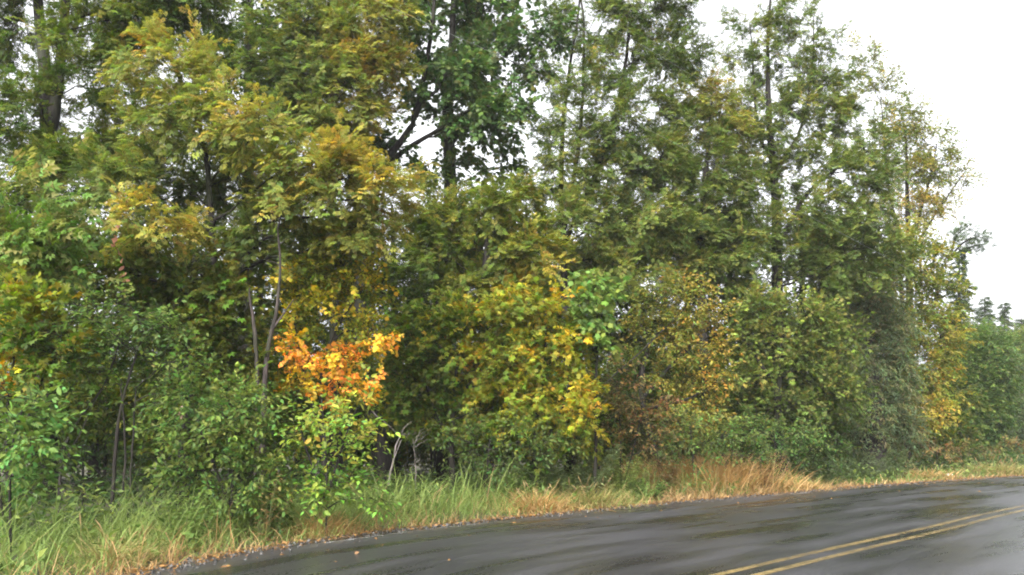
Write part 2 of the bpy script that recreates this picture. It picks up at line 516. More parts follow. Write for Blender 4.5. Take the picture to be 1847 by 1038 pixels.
K = 260
Ep, Es = arc(E_pts, K)
Cp, Cs = arc(C_pts, K)
Cn = normals_right(Cp)
# the left edge point that faces each centre-line point
def facing(c):
    d = np.linalg.norm(Ep - c, axis=1)
    return Ep[np.argmin(d)]
Fine, _ = arc(E_pts, 6000)
Lp = np.array([Fine[np.argmin(np.linalg.norm(Fine - c, axis=1))] for c in Cp])
Rp = Cp + Cn * 4.0
lat = np.concatenate([np.linspace(0, 1, 9)[:-1], 1 + np.linspace(0, 1, 7)])
rows = []
uvs = []
for x in lat:
    p = Lp * (1 - x) + Cp * x if x <= 1 else Cp * (2 - x) + Rp * (x - 1)
    z = 0.03 + 0.05 * (1 - abs(x - 1) ** 2)
    rows.append(np.column_stack([p, np.full(K, z)]))
    off = -np.linalg.norm(Lp - Cp, axis=1) * (1 - x) if x <= 1 else np.full(K, 4.0 * (x - 1))
    uvs.append(np.column_stack([Cs, off]))
# a short skirt down into the verge on both sides
lo = rows[0].copy(); lo[:, 2] = -0.08; rows.insert(0, lo); uvs.insert(0, uvs[0])
hi = rows[-1].copy(); hi[:, 2] = -0.08; rows.append(hi); uvs.append(uvs[-1])
Vr = np.stack(rows, axis=1)          # K, lanes, 3
nl = Vr.shape[1]
idx = np.arange(K * nl).reshape(K, nl)
Qr = np.stack([idx[:-1, :-1], idx[:-1, 1:], idx[1:, 1:], idx[1:, :-1]], axis=-1).reshape(-1, 4)
UVr = np.stack(uvs, axis=1).reshape(-1, 2)

def asphalt_material():
    m, n, l = new_mat('wet_asphalt')
    uv = n.new('ShaderNodeUVMap'); uv.uv_map = 'UVMap'
    mp = n.new('ShaderNodeMapping'); mp.inputs['Scale'].default_value = (0.16, 0.8, 1)
    pat = n.new('ShaderNodeTexNoise'); pat.inputs['Scale'].default_value = 2.0; pat.inputs['Detail'].default_value = 3; pat.inputs['Roughness'].default_value = 0.5
    fine = n.new('ShaderNodeTexNoise'); fine.inputs['Scale'].default_value = 58; fine.inputs['Detail'].default_value = 3; fine.inputs['Roughness'].default_value = 0.7
    vor = n.new('ShaderNodeTexVoronoi'); vor.inputs['Scale'].default_value = 110
    pr = n.new('ShaderNodeValToRGB'); pr.color_ramp.elements[0].position = 0.34; pr.color_ramp.elements[1].position = 0.66
    # wet film: smooth patches mirror the trees, the rest is rough and scatters the sky
    ro = n.new('ShaderNodeMapRange'); ro.inputs['To Min'].default_value = 0.2; ro.inputs['To Max'].default_value = 0.42
    bs = n.new('ShaderNodeMapRange'); bs.inputs['To Min'].default_value = 0.22; bs.inputs['To Max'].default_value = 0.55
    cr = n.new('ShaderNodeValToRGB')
    cr.color_ramp.elements[0].position = 0.38; cr.color_ramp.elements[0].color = (0.004, 0.004, 0.005, 1)
    cr.color_ramp.elements[1].position = 0.68; cr.color_ramp.elements[1].color = (0.085, 0.084, 0.097, 1)
    bp = n.new('ShaderNodeBump'); bp.inputs['Distance'].default_value = 0.0005
    ad = n.new('ShaderNodeMath'); ad.operation = 'ADD'
    pb = n.new('ShaderNodeBsdfPrincipled'); pb.inputs['Specular IOR Level'].default_value = 0.62
    out = n.new('ShaderNodeOutputMaterial')
    l.new(uv.outputs[0], mp.inputs[0]); l.new(mp.outputs[0], pat.inputs['Vector'])
    l.new(uv.outputs[0], fine.inputs['Vector']); l.new(uv.outputs[0], vor.inputs['Vector'])
    gr = n.new('ShaderNodeMath'); gr.operation = 'MULTIPLY_ADD'; gr.inputs[1].default_value = 0.2; gr.inputs[2].default_value = -0.1
    sm = n.new('ShaderNodeMath'); sm.operation = 'ADD'
    l.new(fine.outputs[0], gr.inputs[0]); l.new(gr.outputs[0], sm.inputs[0]); l.new(pat.outputs[0], sm.inputs[1])
    l.new(sm.outputs[0], pr.inputs[0]); l.new(pr.outputs[0], ro.inputs[0]); l.new(pr.outputs[0], bs.inputs[0])
    wet = n.new('ShaderNodeMix'); wet.data_type = 'RGBA'; wet.blend_type = 'MULTIPLY'; wet.inputs[0].default_value = 1.0
    dk = n.new('ShaderNodeMapRange'); dk.inputs['To Min'].default_value = 0.25; dk.inputs['To Max'].default_value = 1.0     # soaked stone is darker; rough streaks also carry sky sheen put into colour
    l.new(pr.outputs[0], dk.inputs[0]); l.new(dk.outputs[0], wet.inputs[7])
    l.new(fine.outputs[0], cr.inputs[0]); l.new(cr.outputs[0], wet.inputs[6]); l.new(wet.outputs[2], pb.inputs['Base Color'])
    l.new(fine.outputs[0], ad.inputs[0]); l.new(vor.outputs[0], ad.inputs[1]); l.new(ad.outputs[0], bp.inputs['Height'])
    l.new(bs.outputs[0], bp.inputs['Strength']); l.new(bp.outputs[0], pb.inputs['Normal'])
    l.new(ro.outputs[0], pb.inputs['Roughness']); l.new(pb.outputs[0], out.inputs['Surface'])
    return m

def paint_material(name, col, wear_lo, wear_hi):
    m, n, l = new_mat(name)
    uv = n.new('ShaderNodeUVMap'); uv.uv_map = 'UVMap'
    no = n.new('ShaderNodeTexNoise'); no.inputs['Scale'].default_value = 14; no.inputs['Detail'].default_value = 7; no.inputs['Roughness'].default_value = 0.75
    n2 = n.new('ShaderNodeTexNoise'); n2.inputs['Scale'].default_value = 0.7; n2.inputs['Detail'].default_value = 3
    ad = n.new('ShaderNodeMath'); ad.operation = 'MULTIPLY_ADD'; ad.inputs[1].default_value = 0.6; 
    sc = n.new('ShaderNodeMath'); sc.operation = 'MULTIPLY'; sc.inputs[1].default_value = 0.4
    rp = n.new('ShaderNodeValToRGB'); rp.color_ramp.elements[0].position = wear_lo; rp.color_ramp.elements[1].position = wear_hi
    pb = n.new('ShaderNodeBsdfPrincipled'); pb.inputs['Base Color'].default_value = (*col, 1); pb.inputs['Roughness'].default_value = 0.42
    tr = n.new('ShaderNodeBsdfTransparent')
    bp = n.new('ShaderNodeBump'); bp.inputs['Strength'].default_value = 0.4; bp.inputs['Distance'].default_value = 0.004
    mx = n.new('ShaderNodeMixShader'); out = n.new('ShaderNodeOutputMaterial')
    l.new(uv.outputs[0], no.inputs['Vector']); l.new(uv.outputs[0], n2.inputs['Vector'])
    l.new(n2.outputs[0], sc.inputs[0]); l.new(no.outputs[0], ad.inputs[0]); l.new(sc.outputs[0], ad.inputs[2])
    l.new(ad.outputs[0], rp.inputs[0]); l.new(rp.outputs[0], mx.inputs[0])
    l.new(no.outputs[0], bp.inputs['Height']); l.new(bp.outputs[0], pb.inputs['Normal'])
    l.new(tr.outputs[0], mx.inputs[1]); l.new(pb.outputs[0], mx.inputs[2]); l.new(mx.outputs[0], out.inputs['Surface'])
    return m

road = obj('road', mesh_from('road', Vr.reshape(-1, 3), Qr, asphalt_material(), smooth=True, uv=UVr))
tag(road, kind='structure')

def strip(name, center, normal, o0, o1, z0, z1, mat):
    A = np.column_stack([center + normal * o0, np.full(K, z0)]); Bq = np.column_stack([center + normal * o1, np.full(K, z1)])
    V = np.stack([A, Bq], axis=1).reshape(-1, 3); i = np.arange(K * 2).reshape(K, 2)
    Q = np.stack([i[:-1, 0], i[:-1, 1], i[1:, 1], i[1:, 0]], axis=-1)
    uvv = np.stack([np.column_stack([Cs, np.full(K, o0)]), np.column_stack([Cs, np.full(K, o1)])], axis=1).reshape(-1, 2)
    o = obj(name, mesh_from(name, V, Q, mat, smooth=True, uv=uvv))
    tag(o, kind='structure')
    return o
M_YELLOW = paint_material('worn_yellow_paint', (0.2, 0.145, 0.06), 0.40, 0.60)
M_WHITE = paint_material('worn_white_paint', (0.36, 0.36, 0.35), 0.52, 0.66)
zc = 0.08 + 0.004
strip('centre_line', Cp, Cn, -0.17, -0.08, zc, zc, M_YELLOW)
strip('centre_line', Cp, Cn, 0.08, 0.17, zc, zc, M_YELLOW)
dirLC = unit(Cp - Lp)
strip('edge_line', Lp, dirLC, 0.42, 0.52, 0.043, 0.046, M_WHITE)

# ground: one sheet out to the horizon
def ground_material():
    m, n, l = new_mat('forest_soil')
    tc = n.new('ShaderNodeTexCoord')
    a = n.new('ShaderNodeTexNoise'); a.inputs['Scale'].default_value = 0.6; a.inputs['Detail'].default_value = 6
    b = n.new('ShaderNodeTexNoise'); b.inputs['Scale'].default_value = 22; b.inputs['Detail'].default_value = 8; b.inputs['Roughness'].default_value = 0.75
    r = n.new('ShaderNodeValToRGB')
    r.color_ramp.elements[0].position = 0.35; r.color_ramp.elements[0].color = (0.02, 0.016, 0.01, 1)
    r.color_ramp.elements[1].position = 0.7; r.color_ramp.elements[1].color = (0.085, 0.06, 0.035, 1)
    r2 = n.new('ShaderNodeValToRGB')
    r2.color_ramp.elements[0].position = 0.42; r2.color_ramp.elements[1].position = 0.6
    r2.color_ramp.elements[1].color = (0.6, 0.6, 0.6, 1)
    mx = n.new('ShaderNodeMix'); mx.data_type = 'RGBA'; mx.inputs[7].default_value = (0.045, 0.06, 0.02, 1)
    bp = n.new('ShaderNodeBump'); bp.inputs['Strength'].default_value = 0.9; bp.inputs['Distance'].default_value = 0.03
    pb = n.new('ShaderNodeBsdfPrincipled'); pb.inputs['Roughness'].default_value = 0.85
    out = n.new('ShaderNodeOutputMaterial')
    l.new(tc.outputs['Object'], a.inputs['Vector']); l.new(tc.outputs['Object'], b.inputs['Vector'])
    l.new(b.outputs[0], r.inputs[0]); l.new(a.outputs[0], r2.inputs[0]); l.new(r2.outputs[0], mx.inputs[0]); l.new(r.outputs[0], mx.inputs[6])
    l.new(mx.outputs[2], pb.inputs['Base Color']); l.new(b.outputs[0], bp.inputs['Height']); l.new(bp.outputs[0], pb.inputs['Normal'])
    l.new(pb.outputs[0], out.inputs['Surface'])
    return m
rad = np.concatenate([[0], np.geomspace(2, 1500, 40)]); ang = np.linspace(0, 2 * np.pi, 65)[:-1]
Vg = [(0, 0, 0)] + [(rr * math.sin(t), rr * math.cos(t), 0) for rr in rad[1:] for t in ang]
Vg = np.array(Vg)
fan = np.array([(0, 1 + (i + 1) % 64, 1 + i) for i in range(64)])
quads = np.array([(1 + k * 64 + i, 1 + k * 64 + (i + 1) % 64, 1 + (k + 1) * 64 + (i + 1) % 64, 1 + (k + 1) * 64 + i) for k in range(39) for i in range(64)])
tri = np.vstack([fan, quads[:, [0, 1, 2]], quads[:, [0, 2, 3]]])
gnd = obj('ground', mesh_from('ground', Vg, tri, ground_material(), smooth=True))
tag(gnd, kind='structure')

# added haze volume: a closed box round everything, washing out tones like sky glare
mh, nh, lh = new_mat('glare_haze')
vh = nh.new('ShaderNodeVolumePrincipled'); vh.inputs['Color'].default_value = (.9, .92, .95, 1); vh.inputs['Density'].default_value = 0.0005
oh = nh.new('ShaderNodeOutputMaterial'); lh.new(vh.outputs[0], oh.inputs['Volume'])
bx = np.array([(x, y, z) for x in (-1600, 1600) for y in (-1600, 1600) for z in (-1.2, 32)], float)
hz = obj('haze', mesh_from('haze', bx, np.array([(0, 1, 3, 2), (4, 6, 7, 5), (0, 4, 5, 1), (2, 3, 7, 6), (0, 2, 6, 4), (1, 5, 7, 3)]), mh))
tag(hz, 'thin even haze volume added in place of sky glare wash', 'haze', kind='stuff')

#@TREES
ASH = dict(leaf='ash', size=0.145, pal='ash', dens=10.5, twigs=8, tl=0.52, lpt=14, droop=0.3, cat='tree')
# --- left half, tall trees
plant('ash_tree', 'tall dark twin-trunked ash at the far left with sky gaps beside its trunk', u=85, Y=15.5,
      stems=[[(85, 900, .2), (84, 500, .17), (88, 280, .155), (86, 150, .125), (72, -20, .09), (60, -160, .08)],
             [(88, 260, .14), (112, 120, .11), (122, -20, .09), (135, -150, .05)]],
      blobs=[(20, 40, 70, 90, .2), (180, 60, 80, 60, .3), (30, 220, 70, 90, .2), (240, 30, 100, 60, .22), (185, 150, 90, 60, .33), (330, -10, 120, 70, .15),
             (110, -60, 150, 60, .2), (95, 90, 60, 40, .25, -1.2, .6), (60, 170, 50, 40, .22, -1.2, .6), (110, 300, 60, 50, .25, -1.2), (150, 290, 90, 70, .28), (60, 320, 90, 50, .2), (215, 240, 70, 50, .35)],
      **{**ASH, 'dens': 9})
plant('ash_tree', 'broad yellow-green ash whose long bough sweeps down to the right at left centre', u=430, Y=14,
      stems=[[(400, 900, .08), (392, 560, .055), (375, 320, .05), (350, 200, .04), (300, 90, .03)]],
      blobs=[(295, 110, 70, 40, 0.52, -.6), (360, 150, 70, 40, 0.54, -.8), (430, 190, 70, 45, 0.53, -1), (330, 225, 90, 45, .4, -.5), (480, 245, 70, 45, 0.52, -1.2),
             (560, 300, 80, 45, 0.52, -1.3), (630, 320, 75, 45, 0.54, -1.3), (690, 350, 55, 40, 0.56, -1.2), (560, 370, 90, 50, 0.48, -.8), (640, 410, 80, 50, 0.52, -.6),
             (265, 415, 75, 42, 0.56, -1.6), (200, 330, 90, 50, .3, -.8), (420, 320, 90, 60, .28, .3), (480, 420, 80, 50, .3, 0), (320, 340, 90, 50, .24, .4), (560, 450, 80, 40, .4, .2)],
      **{**ASH, 'pal': 'pale'})
plant('ash_tree', 'olive and rust tinted ash crown touching the top edge left of the dark maple', u=610, Y=18,
      stems=[[(610, 900, .14), (600, 500, .11), (596, 250, .09), (610, 60, .09), (620, -120, .05)]],
      blobs=[(660, 40, 80, 70, .5), (668, 110, 60, 70, .6), (640, 150, 80, 60, .55), (590, 90, 90, 70, .38), (540, 30, 90, 60, .3), (660, 185, 50, 40, .62), (590, 215, 60, 45, .5),
             (560, 170, 80, 60, .3), (640, -60, 120, 60, .4), (510, 120, 60, 60, .15)],
      **{**ASH, 'pal': 'pale'})
plant('alder_tree', 'dark green leafy tree behind the yellow-green bough at upper left', u=440, Y=20,
      stems=[[(440, 900, .2), (445, 400, .17), (450, 120, .12), (455, -120, .06)]],
      blobs=[(420, 40, 90, 70, .1), (480, 90, 80, 70, .05), (400, 120, 70, 60, .12), (520, 200, 80, 70, .05), (450, 200, 80, 70, .1), (380, 280, 80, 60, .1), (500, 300, 90, 60, .1), (440, -50, 140, 60, .1)],
      cat='tree', leaf='kite', size=.12, pal='ash', dens=6.5, twigs=8, tl=.6, lpt=13, droop=.2)
plant('maple_tree', 'dark green big-leaved maple with bare forking limbs against white sky', u=700, Y=20, mat=M_WETLEAF,
      stems=[[(640, 900, .18), (652, 600, .16), (664, 420, .15), (690, 305, .11), (742, 232, .09), (762, 165, .065), (776, 70, .06), (790, -60, .03)],
             [(695, 298, .08), (745, 262, .07), (790, 235, .055), (845, 200, .04), (900, 190, .03)],
             [(745, 228, .07), (752, 190, .055), (790, 160, .045), (812, 110, .03)]],
      blobs=[(700, 265, 40, 40, .08, 0, .8), (650, 260, 55, 40, .05), (745, 150, 30, 40, .12, 0, .7), (770, 60, 40, 60, .12, 0, .9), (760, -20, 60, 40, .2),
             (850, 200, 70, 40, .1), (820, 130, 60, 40, .12), (900, 215, 40, 30, .1, 0, .8)],
      cat='tree', leaf='maple', size=.13, pal='cool', dens=8.5, twigs=8, tl=.5, lpt=10, droop=.5)
plant('maple_tree', 'straight-trunked dark maple at centre top, left of the open sky gap', u=805, Y=21.5, mat=M_WETLEAF,
      stems=[[(805, 900, .24), (806, 560, .21), (806, 330, .19), (803, 180, .15), (814, 60, .1), (820, -100, .05)],
             [(806, 270, .09), (850, 215, .07), (905, 180, .05), (935, 120, .03)]],
      blobs=[(870, 20, 80, 50, .1), (880, 90, 70, 50, .06), (930, 60, 40, 45, .04), (830, 150, 70, 40, .15), (870, 150, 70, 40, .05), (800, 210, 70, 30, .1, 0, .8),
             (880, 250, 50, 30, .1, 0, .6), (915, 290, 45, 35, .15, 0, .35), (950, 120, 35, 40, .1, 0, .4), (790, 320, 60, 40, .15, 0, .6), (870, 330, 60, 35, .25, 0, .5), (1000, 50, 30, 35, .05, 0, .9), (940, 180, 40, 40, .1, 0, .5), (830, -40, 100, 50, .1)],
      cat='tree', leaf='maple', size=.13, pal='cool', dens=8.5, twigs=8, tl=.5, lpt=10, droop=.5)
plant('ash_tree', 'mottled olive ash at centre, standing above the yellow vine maples', u=880, Y=17,
      stems=[[(880, 900, .12), (880, 640, .1), (875, 500, .075), (880, 380, .04)]],
      blobs=[(800, 400, 70, 40, .34), (870, 360, 80, 40, .36), (930, 390, 60, 45, .36), (780, 460, 70, 45, .25), (860, 450, 80, 50, .36), (940, 460, 60, 50, .42), (830, 520, 80, 40, .3), (900, 520, 70, 40, .45), (965, 520, 40, 35, .66, -.4), (770, 380, 40, 30, .2)],
      **{**ASH, 'dens': 8.5})
# --- centre and right, tall trees
plant('ash_tree', 'tall open ash with several thin grey stems right of the sky gap', u=1030, Y=22,
      stems=[[(1030, 900, .13), (1020, 560, .1), (1014, 350, .075), (1022, 180, .05), (1044, 20, .03), (1050, -80, .03)],
             [(1016, 420, .07), (1046, 250, .055), (1052, 90, .035), (1040, -60, .03)],
             [(1016, 440, .1), (1080, 300, .08), (1120, 160, .06), (1140, 20, .03)]],
      blobs=[(1130, 30, 90, 60, .18, 0, .6), (1060, 60, 60, 60, .14, 0, .45), (1170, 100, 70, 60, .22, 0, .7), (1100, 130, 70, 50, .2, 0, .6), (1040, 240, 60, 50, .26, 0, .7), (1120, 220, 80, 50, .22, -.6, 1),
             (1190, 200, 60, 60, .25, 0, .8), (1050, 320, 70, 50, .33, 0, .8), (1130, 310, 90, 50, .3), (1190, 290, 70, 60, .3), (1080, 400, 80, 50, .3, 0, .8), (1160, 400, 90, 60, .33), (1050, 470, 60, 50, .3), (1130, 490, 90, 50, .34),
             (1225, 90, 45, 60, .15, 0, .8), (1215, 10, 50, 50, .15, 0, .7), (1010, 40, 40, 50, .15, 0, .5), (1150, -40, 120, 50, .15, 0, .6), (990, 130, 35, 60, .15, 0, .5), (985, 230, 30, 60, .2, 0, .4), (970, 320, 35, 40, .25, 0, .5), (1010, 300, 40, 50, .28, -1.2, .8), (1015, 200, 40, 45, .25, -1.2, .6), (1020, 400, 50, 45, .3, -1.4, .9), (1040, 130, 40, 40, .2, -1, .5)],
      **{**ASH, 'dens': 8, 'pal': 'pale'})
plant('ash_tree', 'ash with orange-gold tips between the open ash and the tall pointed ash', u=1275, Y=23,
      stems=[[(1275, 900, .15), (1272, 640, .13), (1268, 450, .11), (1275, 300, .07), (1285, 180, .03)]],
      blobs=[(1270, 165, 40, 45, .62, 0, .8), (1300, 215, 50, 45, .5), (1245, 240, 55, 50, .3), (1330, 240, 40, 40, .5), (1290, 300, 80, 50, .26), (1230, 330, 60, 50, .26), (1290, 380, 90, 50, .22), (1230, 420, 70, 50, .3), (1310, 450, 80, 45, .25), (1240, 480, 60, 35, .42)],
      **{**ASH, 'dens': 8, 'pal': 'pale'})
plant('ash_tree', 'tallest pointed ash with a straight central trunk right of centre', u=1403, Y=24,
      stems=[[(1403, 900, .2), (1403, 620, .18), (1403, 480, .165), (1398, 330, .13), (1388, 220, .1), (1386, 100, .06), (1392, -30, .03)],
             [(1401, 300, .08), (1432, 262, .065), (1452, 215, .045), (1465, 130, .03), (1468, 30, .015)],
             [(1390, 280, .07), (1368, 240, .05), (1362, 140, .035), (1352, 40, .015)],
             [(1402, 440, .07), (1460, 345, .055), (1540, 285, .03), (1580, 270, .015)],
             [(1402, 450, .06), (1340, 360, .045), (1290, 300, .02)]],
      blobs=[(1392, 10, 35, 40, .2, 0, .55), (1352, 50, 35, 50, .2, 0, .5), (1440, 30, 40, 40, .18, 0, .5), (1490, 60, 22, 40, .2, 0, .45), (1395, 100, 60, 40, .22, 0, .6), (1310, 100, 18, 14, .3, 0, .6), (1470, 130, 45, 50, .25, 0, .6),
             (1390, 180, 60, 40, .26, 0, .7), (1450, 210, 60, 45, .3, 0, .8), (1350, 260, 55, 45, .28), (1510, 190, 45, 45, .35, 0, .6), (1470, 280, 70, 40, .26, 0, .7), (1545, 230, 45, 60, .25, 0, .55), (1410, 320, 60, 40, .24, 0, .7),
             (1530, 310, 70, 40, .26, -.5, .9), (1340, 340, 60, 45, .26), (1570, 370, 50, 50, .2), (1480, 390, 90, 45, .25, -.5), (1360, 420, 80, 45, .24, -.4), (1440, 460, 80, 40, .22), (1540, 450, 70, 50, .2, -.5), (1340, 490, 60, 40, .26), (1600, 460, 45, 60, .2), (1590, 300, 40, 50, .2, 0, .6), (1430, 250, 90, 50, .25, .5, .4), (1430, 120, 80, 60, .22, .5, .35), (1310, 190, 50, 40, .3, 0, .6), (1500, 150, 35, 50, .25, 0, .5), (1500, 520, 70, 40, .2)],
      **{**ASH, 'dens': 7, 'pal': 'pale'})
plant('cottonwood_tree', 'airy half-bare tree with upright thin branches on the right skyline', u=1640, Y=33,
      stems=[[(1640, 900, .17), (1640, 560, .15), (1638, 430, .12), (1636, 320, .07), (1630, 220, .03)],
             [(1640, 450, .08), (1670, 350, .055), (1690, 260, .02)], [(1640, 460, .07), (1605, 350, .05), (1590, 190, .02)], [(1642, 460, .06), (1690, 380, .04), (1740, 310, .015)]],
      blobs=[(1590, 160, 40, 35, .3, 0, 0.77), (1560, 110, 28, 40, .3, 0, 0.66), (1630, 210, 45, 40, .32, 0, 0.99), (1600, 260, 45, 45, .3, 0, 1.1), (1670, 260, 40, 40, .35, 0, 0.99), (1690, 310, 45, 40, .38, 0, 0.88), (1640, 320, 60, 40, .4, 0, 1.1),
             (1735, 320, 25, 22, .4, 0, 0.77), (1640, 380, 60, 30, .55, 0, 1.32), (1690, 370, 40, 28, .5, 0, 0.88)],
      cat='tree', leaf='kite', size=.11, pal='pale', dens=10, twigs=8, tl=.55, lpt=12, droop=.1)
plant('oak_tree', 'golden brown oak low on the right between green trees', u=1638, Y=28.5,
      stems=[[(1638, 900, .14), (1636, 700, .11), (1628, 560, .08), (1622, 440, .04)]],
      blobs=[(1636, 440, 50, 35, 0.51), (1676, 470, 40, 35, 0.46), (1626, 510, 60, 45, 0.41), (1686, 540, 50, 45, 0.41), (1636, 590, 60, 45, 0.51), (1696, 610, 50, 45, 0.57), (1646, 660, 60, 40, 0.51), (1686, 690, 45, 35, 0.61), (1686, 745, 35, 32, 0.67, -.5), (1636, 720, 40, 40, 0.41), (1580, 560, 40, 50, 0.21)],
      cat='tree', leaf='kite', size=.13, pal='ash', dens=10, twigs=8, tl=.6, lpt=13, droop=.3, var=.07)
plant('willow_tree', 'dense grey-green willow reaching the verge right of centre', u=1575, Y=26,
      stems=[[(1575, 900, .42), (1570, 720, .4), (1570, 600, .06), (1570, 520, .03)]],
      blobs=[(1570, 560, 60, 40, .5), (1600, 600, 45, 50, .4), (1550, 640, 70, 50, .45), (1592, 680, 60, 50, .4), (1540, 720, 70, 50, .42), (1598, 750, 50, 45, .42), (1560, 780, 70, 35, .42), (1622, 780, 30, 30, .42)],
      cat='tree', leaf='willow', size=.14, pal='grey', dens=11, twigs=9, tl=.6, lpt=18, droop=.7)
plant('maple_tree', 'spreading yellow-green maple below the tall pointed ash', u=1415, Y=22.5,
      stems=[[(1400, 900, .12), (1402, 720, .1), (1408, 620, .07), (1415, 550, .03)], [(1402, 700, .06), (1360, 640, .05), (1330, 590, .02)]],
      blobs=[(1380, 560, 70, 35, .3), (1450, 570, 70, 40, .28), (1500, 610, 55, 45, .24), (1400, 620, 70, 35, .3), (1460, 660, 70, 40, .28), (1380, 680, 60, 35, .26), (1500, 710, 55, 45, .2), (1420, 740, 70, 35, .2), (1350, 600, 30, 40, .3, 0, .6)],
      cat='tree', leaf='maple_small', size=.1, pal='pale', dens=12, twigs=9, tl=.55, lpt=8, droop=.35)
plant('maple_tree', 'thin gold and olive maple with bare twigs at its foot, centre right', u=1205, Y=20,
      stems=[[(1150, 900, .08), (1158, 720, .07), (1175, 620, .05), (1215, 580, .03)], [(1158, 720, .05), (1230, 640, .04), (1290, 600, .02)], [(1158, 740, .04), (1240, 720, .03), (1290, 690, .015)]],
      blobs=[(1180, 540, 70, 35, 0.35), (1245, 545, 45, 45, 0.57), (1290, 585, 30, 25, 0.61), (1170, 600, 70, 40, 0.33), (1240, 620, 60, 40, 0.47), (1290, 660, 40, 40, 0.59), (1200, 680, 60, 40, 0.45, 0, .7), (1265, 720, 45, 35, 0.61), (1220, 750, 50, 30, 0.50), (1150, 660, 40, 40, 0.20)],
      cat='tree', leaf='kite', size=.1, pal='ash', dens=9, twigs=8, tl=.5, lpt=12, droop=.4)
# --- understorey, left to right
plant('ash_tree', 'pale green large-leaved ash boughs reaching in at the far left', u=-60, Y=11,
      stems=[[(-90, 900, .12), (-90, 560, .1), (-70, 420, .08), (-20, 350, .05)]],
      blobs=[(30, 370, 80, 45, .42), (90, 430, 60, 35, .4), (40, 450, 70, 40, .45), (80, 490, 60, 28, .35), (10, 520, 50, 35, .3)],
      cat='tree', leaf='ash5', size=.19, pal='cool', dens=12, twigs=7, tl=.5, lpt=8, droop=.4, leaf_parts=120)
plant('hazel_shrub', 'mid green shrub with yellow tips at the far left edge', u=20, Y=10.5,
      stems=[[(10, 900, .022), (15, 720, .018), (30, 600, .01)], [(12, 860, .018), (70, 700, .014), (110, 620, .008)]],
      blobs=[(40, 560, 60, 40, .35), (20, 610, 50, 40, .4), (110, 590, 50, 45, .12), (20, 665, 40, 30, .7), (90, 650, 60, 40, .15)],
      cat='shrub', leaf='maple_small', size=.085, pal='vine', dens=17, twigs=8, tl=.38, lpt=13, droop=.35)
plant('ash_shrub', 'bright green large-leaved shrub in the lower left corner by the grass', u=20, Y=8.1,
      stems=[[(10, 950, .014), (20, 820, .012), (40, 740, .007)], [(5, 930, .012), (-10, 800, .01), (0, 720, .006)]],
      blobs=[(20, 710, 50, 30, .2), (55, 750, 40, 30, .25), (5, 780, 50, 40, .25), (55, 815, 45, 28, .3), (0, 850, 45, 35, .2), (-10, 910, 40, 30, .12), (75, 790, 25, 20, .3)],
      cat='shrub', leaf='oval', size=.085, pal='fresh', dens=22, twigs=7, tl=.27, lpt=9, droop=.4, leaf_parts=260)
plant('hazel_shrub', 'arching small-leaved shrub over a dark hollow at left, on thin bare stems', u=200, Y=10.8,
      stems=[[(215, 900, .025), (212, 780, .022), (230, 690, .018), (260, 600, .01)], [(105, 900, .02), (120, 800, .018), (190, 690, .014), (215, 620, .01)],
             [(222, 890, .016), (224, 780, .014), (218, 700, .01)], [(235, 890, .014), (240, 790, .012), (245, 700, .01)]],
      blobs=[(170, 580, 60, 40, .2), (240, 560, 60, 40, .22), (300, 590, 60, 45, .25), (180, 640, 60, 35, .15), (250, 640, 70, 40, .2), (330, 650, 50, 40, .15), (220, 690, 60, 30, .3, 0, .6), (130, 660, 40, 40, .15), (290, 710, 40, 40, .3, 0, .6)],
      cat='shrub', leaf='kite', size=.085, pal='cool', dens=15, twigs=7, tl=.38, lpt=8, droop=.3)
plant('elder_shrub', 'rounded leafy green shrub in front of the thin paired trunks', u=420, Y=10.3,
      stems=[[(420, 930, .018), (422, 830, .016), (430, 740, .01)], [(418, 920, .03), (370, 800, .02), (350, 740, .012)]],
      blobs=[(390, 720, 60, 35, .25), (445, 745, 50, 40, .3), (350, 780, 50, 40, .25), (420, 790, 70, 40, .3), (465, 810, 40, 40, .25), (370, 850, 60, 35, .2), (450, 860, 70, 35, .22), (490, 870, 35, 30, .25), (400, 900, 60, 25, .2), (470, 900, 55, 25, .2)],
      cat='shrub', leaf='oval', size=.07, pal='cool', dens=19, twigs=8, tl=.34, lpt=14, droop=.35, leaf_parts=150)
plant('maple_tree', 'shaded green maple filling the middle left behind the shrubs', u=330, Y=13.5,
      stems=[[(340, 900, .1), (340, 650, .08), (345, 520, .05), (350, 460, .03)]],
      blobs=[(250, 500, 80, 45, .15), (340, 480, 80, 45, .2), (410, 520, 70, 45, .26), (300, 560, 90, 45, .22), (390, 590, 70, 45, .28), (240, 580, 70, 45, .12), (420, 650, 60, 40, .2), (330, 650, 80, 40, .15), (150, 480, 80, 60, .2)],
      cat='tree', leaf='maple_small', size=.095, pal='ash', dens=13, twigs=8, tl=.5, lpt=13, droop=.35)
plant('bare_tree', 'slender leaning grey trunk with a crooked top beside the orange maple', u=472, Y=12.9, bark=M_PALEBARK, bare=True, stem_sides=8, cat='tree',
      stems=[[(473, 900, .045), (474, 720, .042), (482, 620, .036), (494, 560, .027), (503, 480, .024), (500, 420, .016), (506, 390, .008)], [(487, 600, .03), (505, 575, .018), (530, 540, .008)]],
      blobs=[(520, 430, 22, 16, 0, 0, .3), (480, 470, 12, 16, 0, 0, .3)], twigs=2, tl=.3, dens=1)
plant('bare_tree', 'short pale slender trunk left of the leaning grey trunk', u=456, Y=13.0, bark=M_PALEBARK, bare=True, cat='tree',
      stems=[[(458, 900, .036), (459, 720, .034), (458, 650, .03), (453, 580, .03), (450, 520, .015)]],
      blobs=[(445, 540, 14, 14, 0, 0, .3)], twigs=2, tl=.3, dens=1)
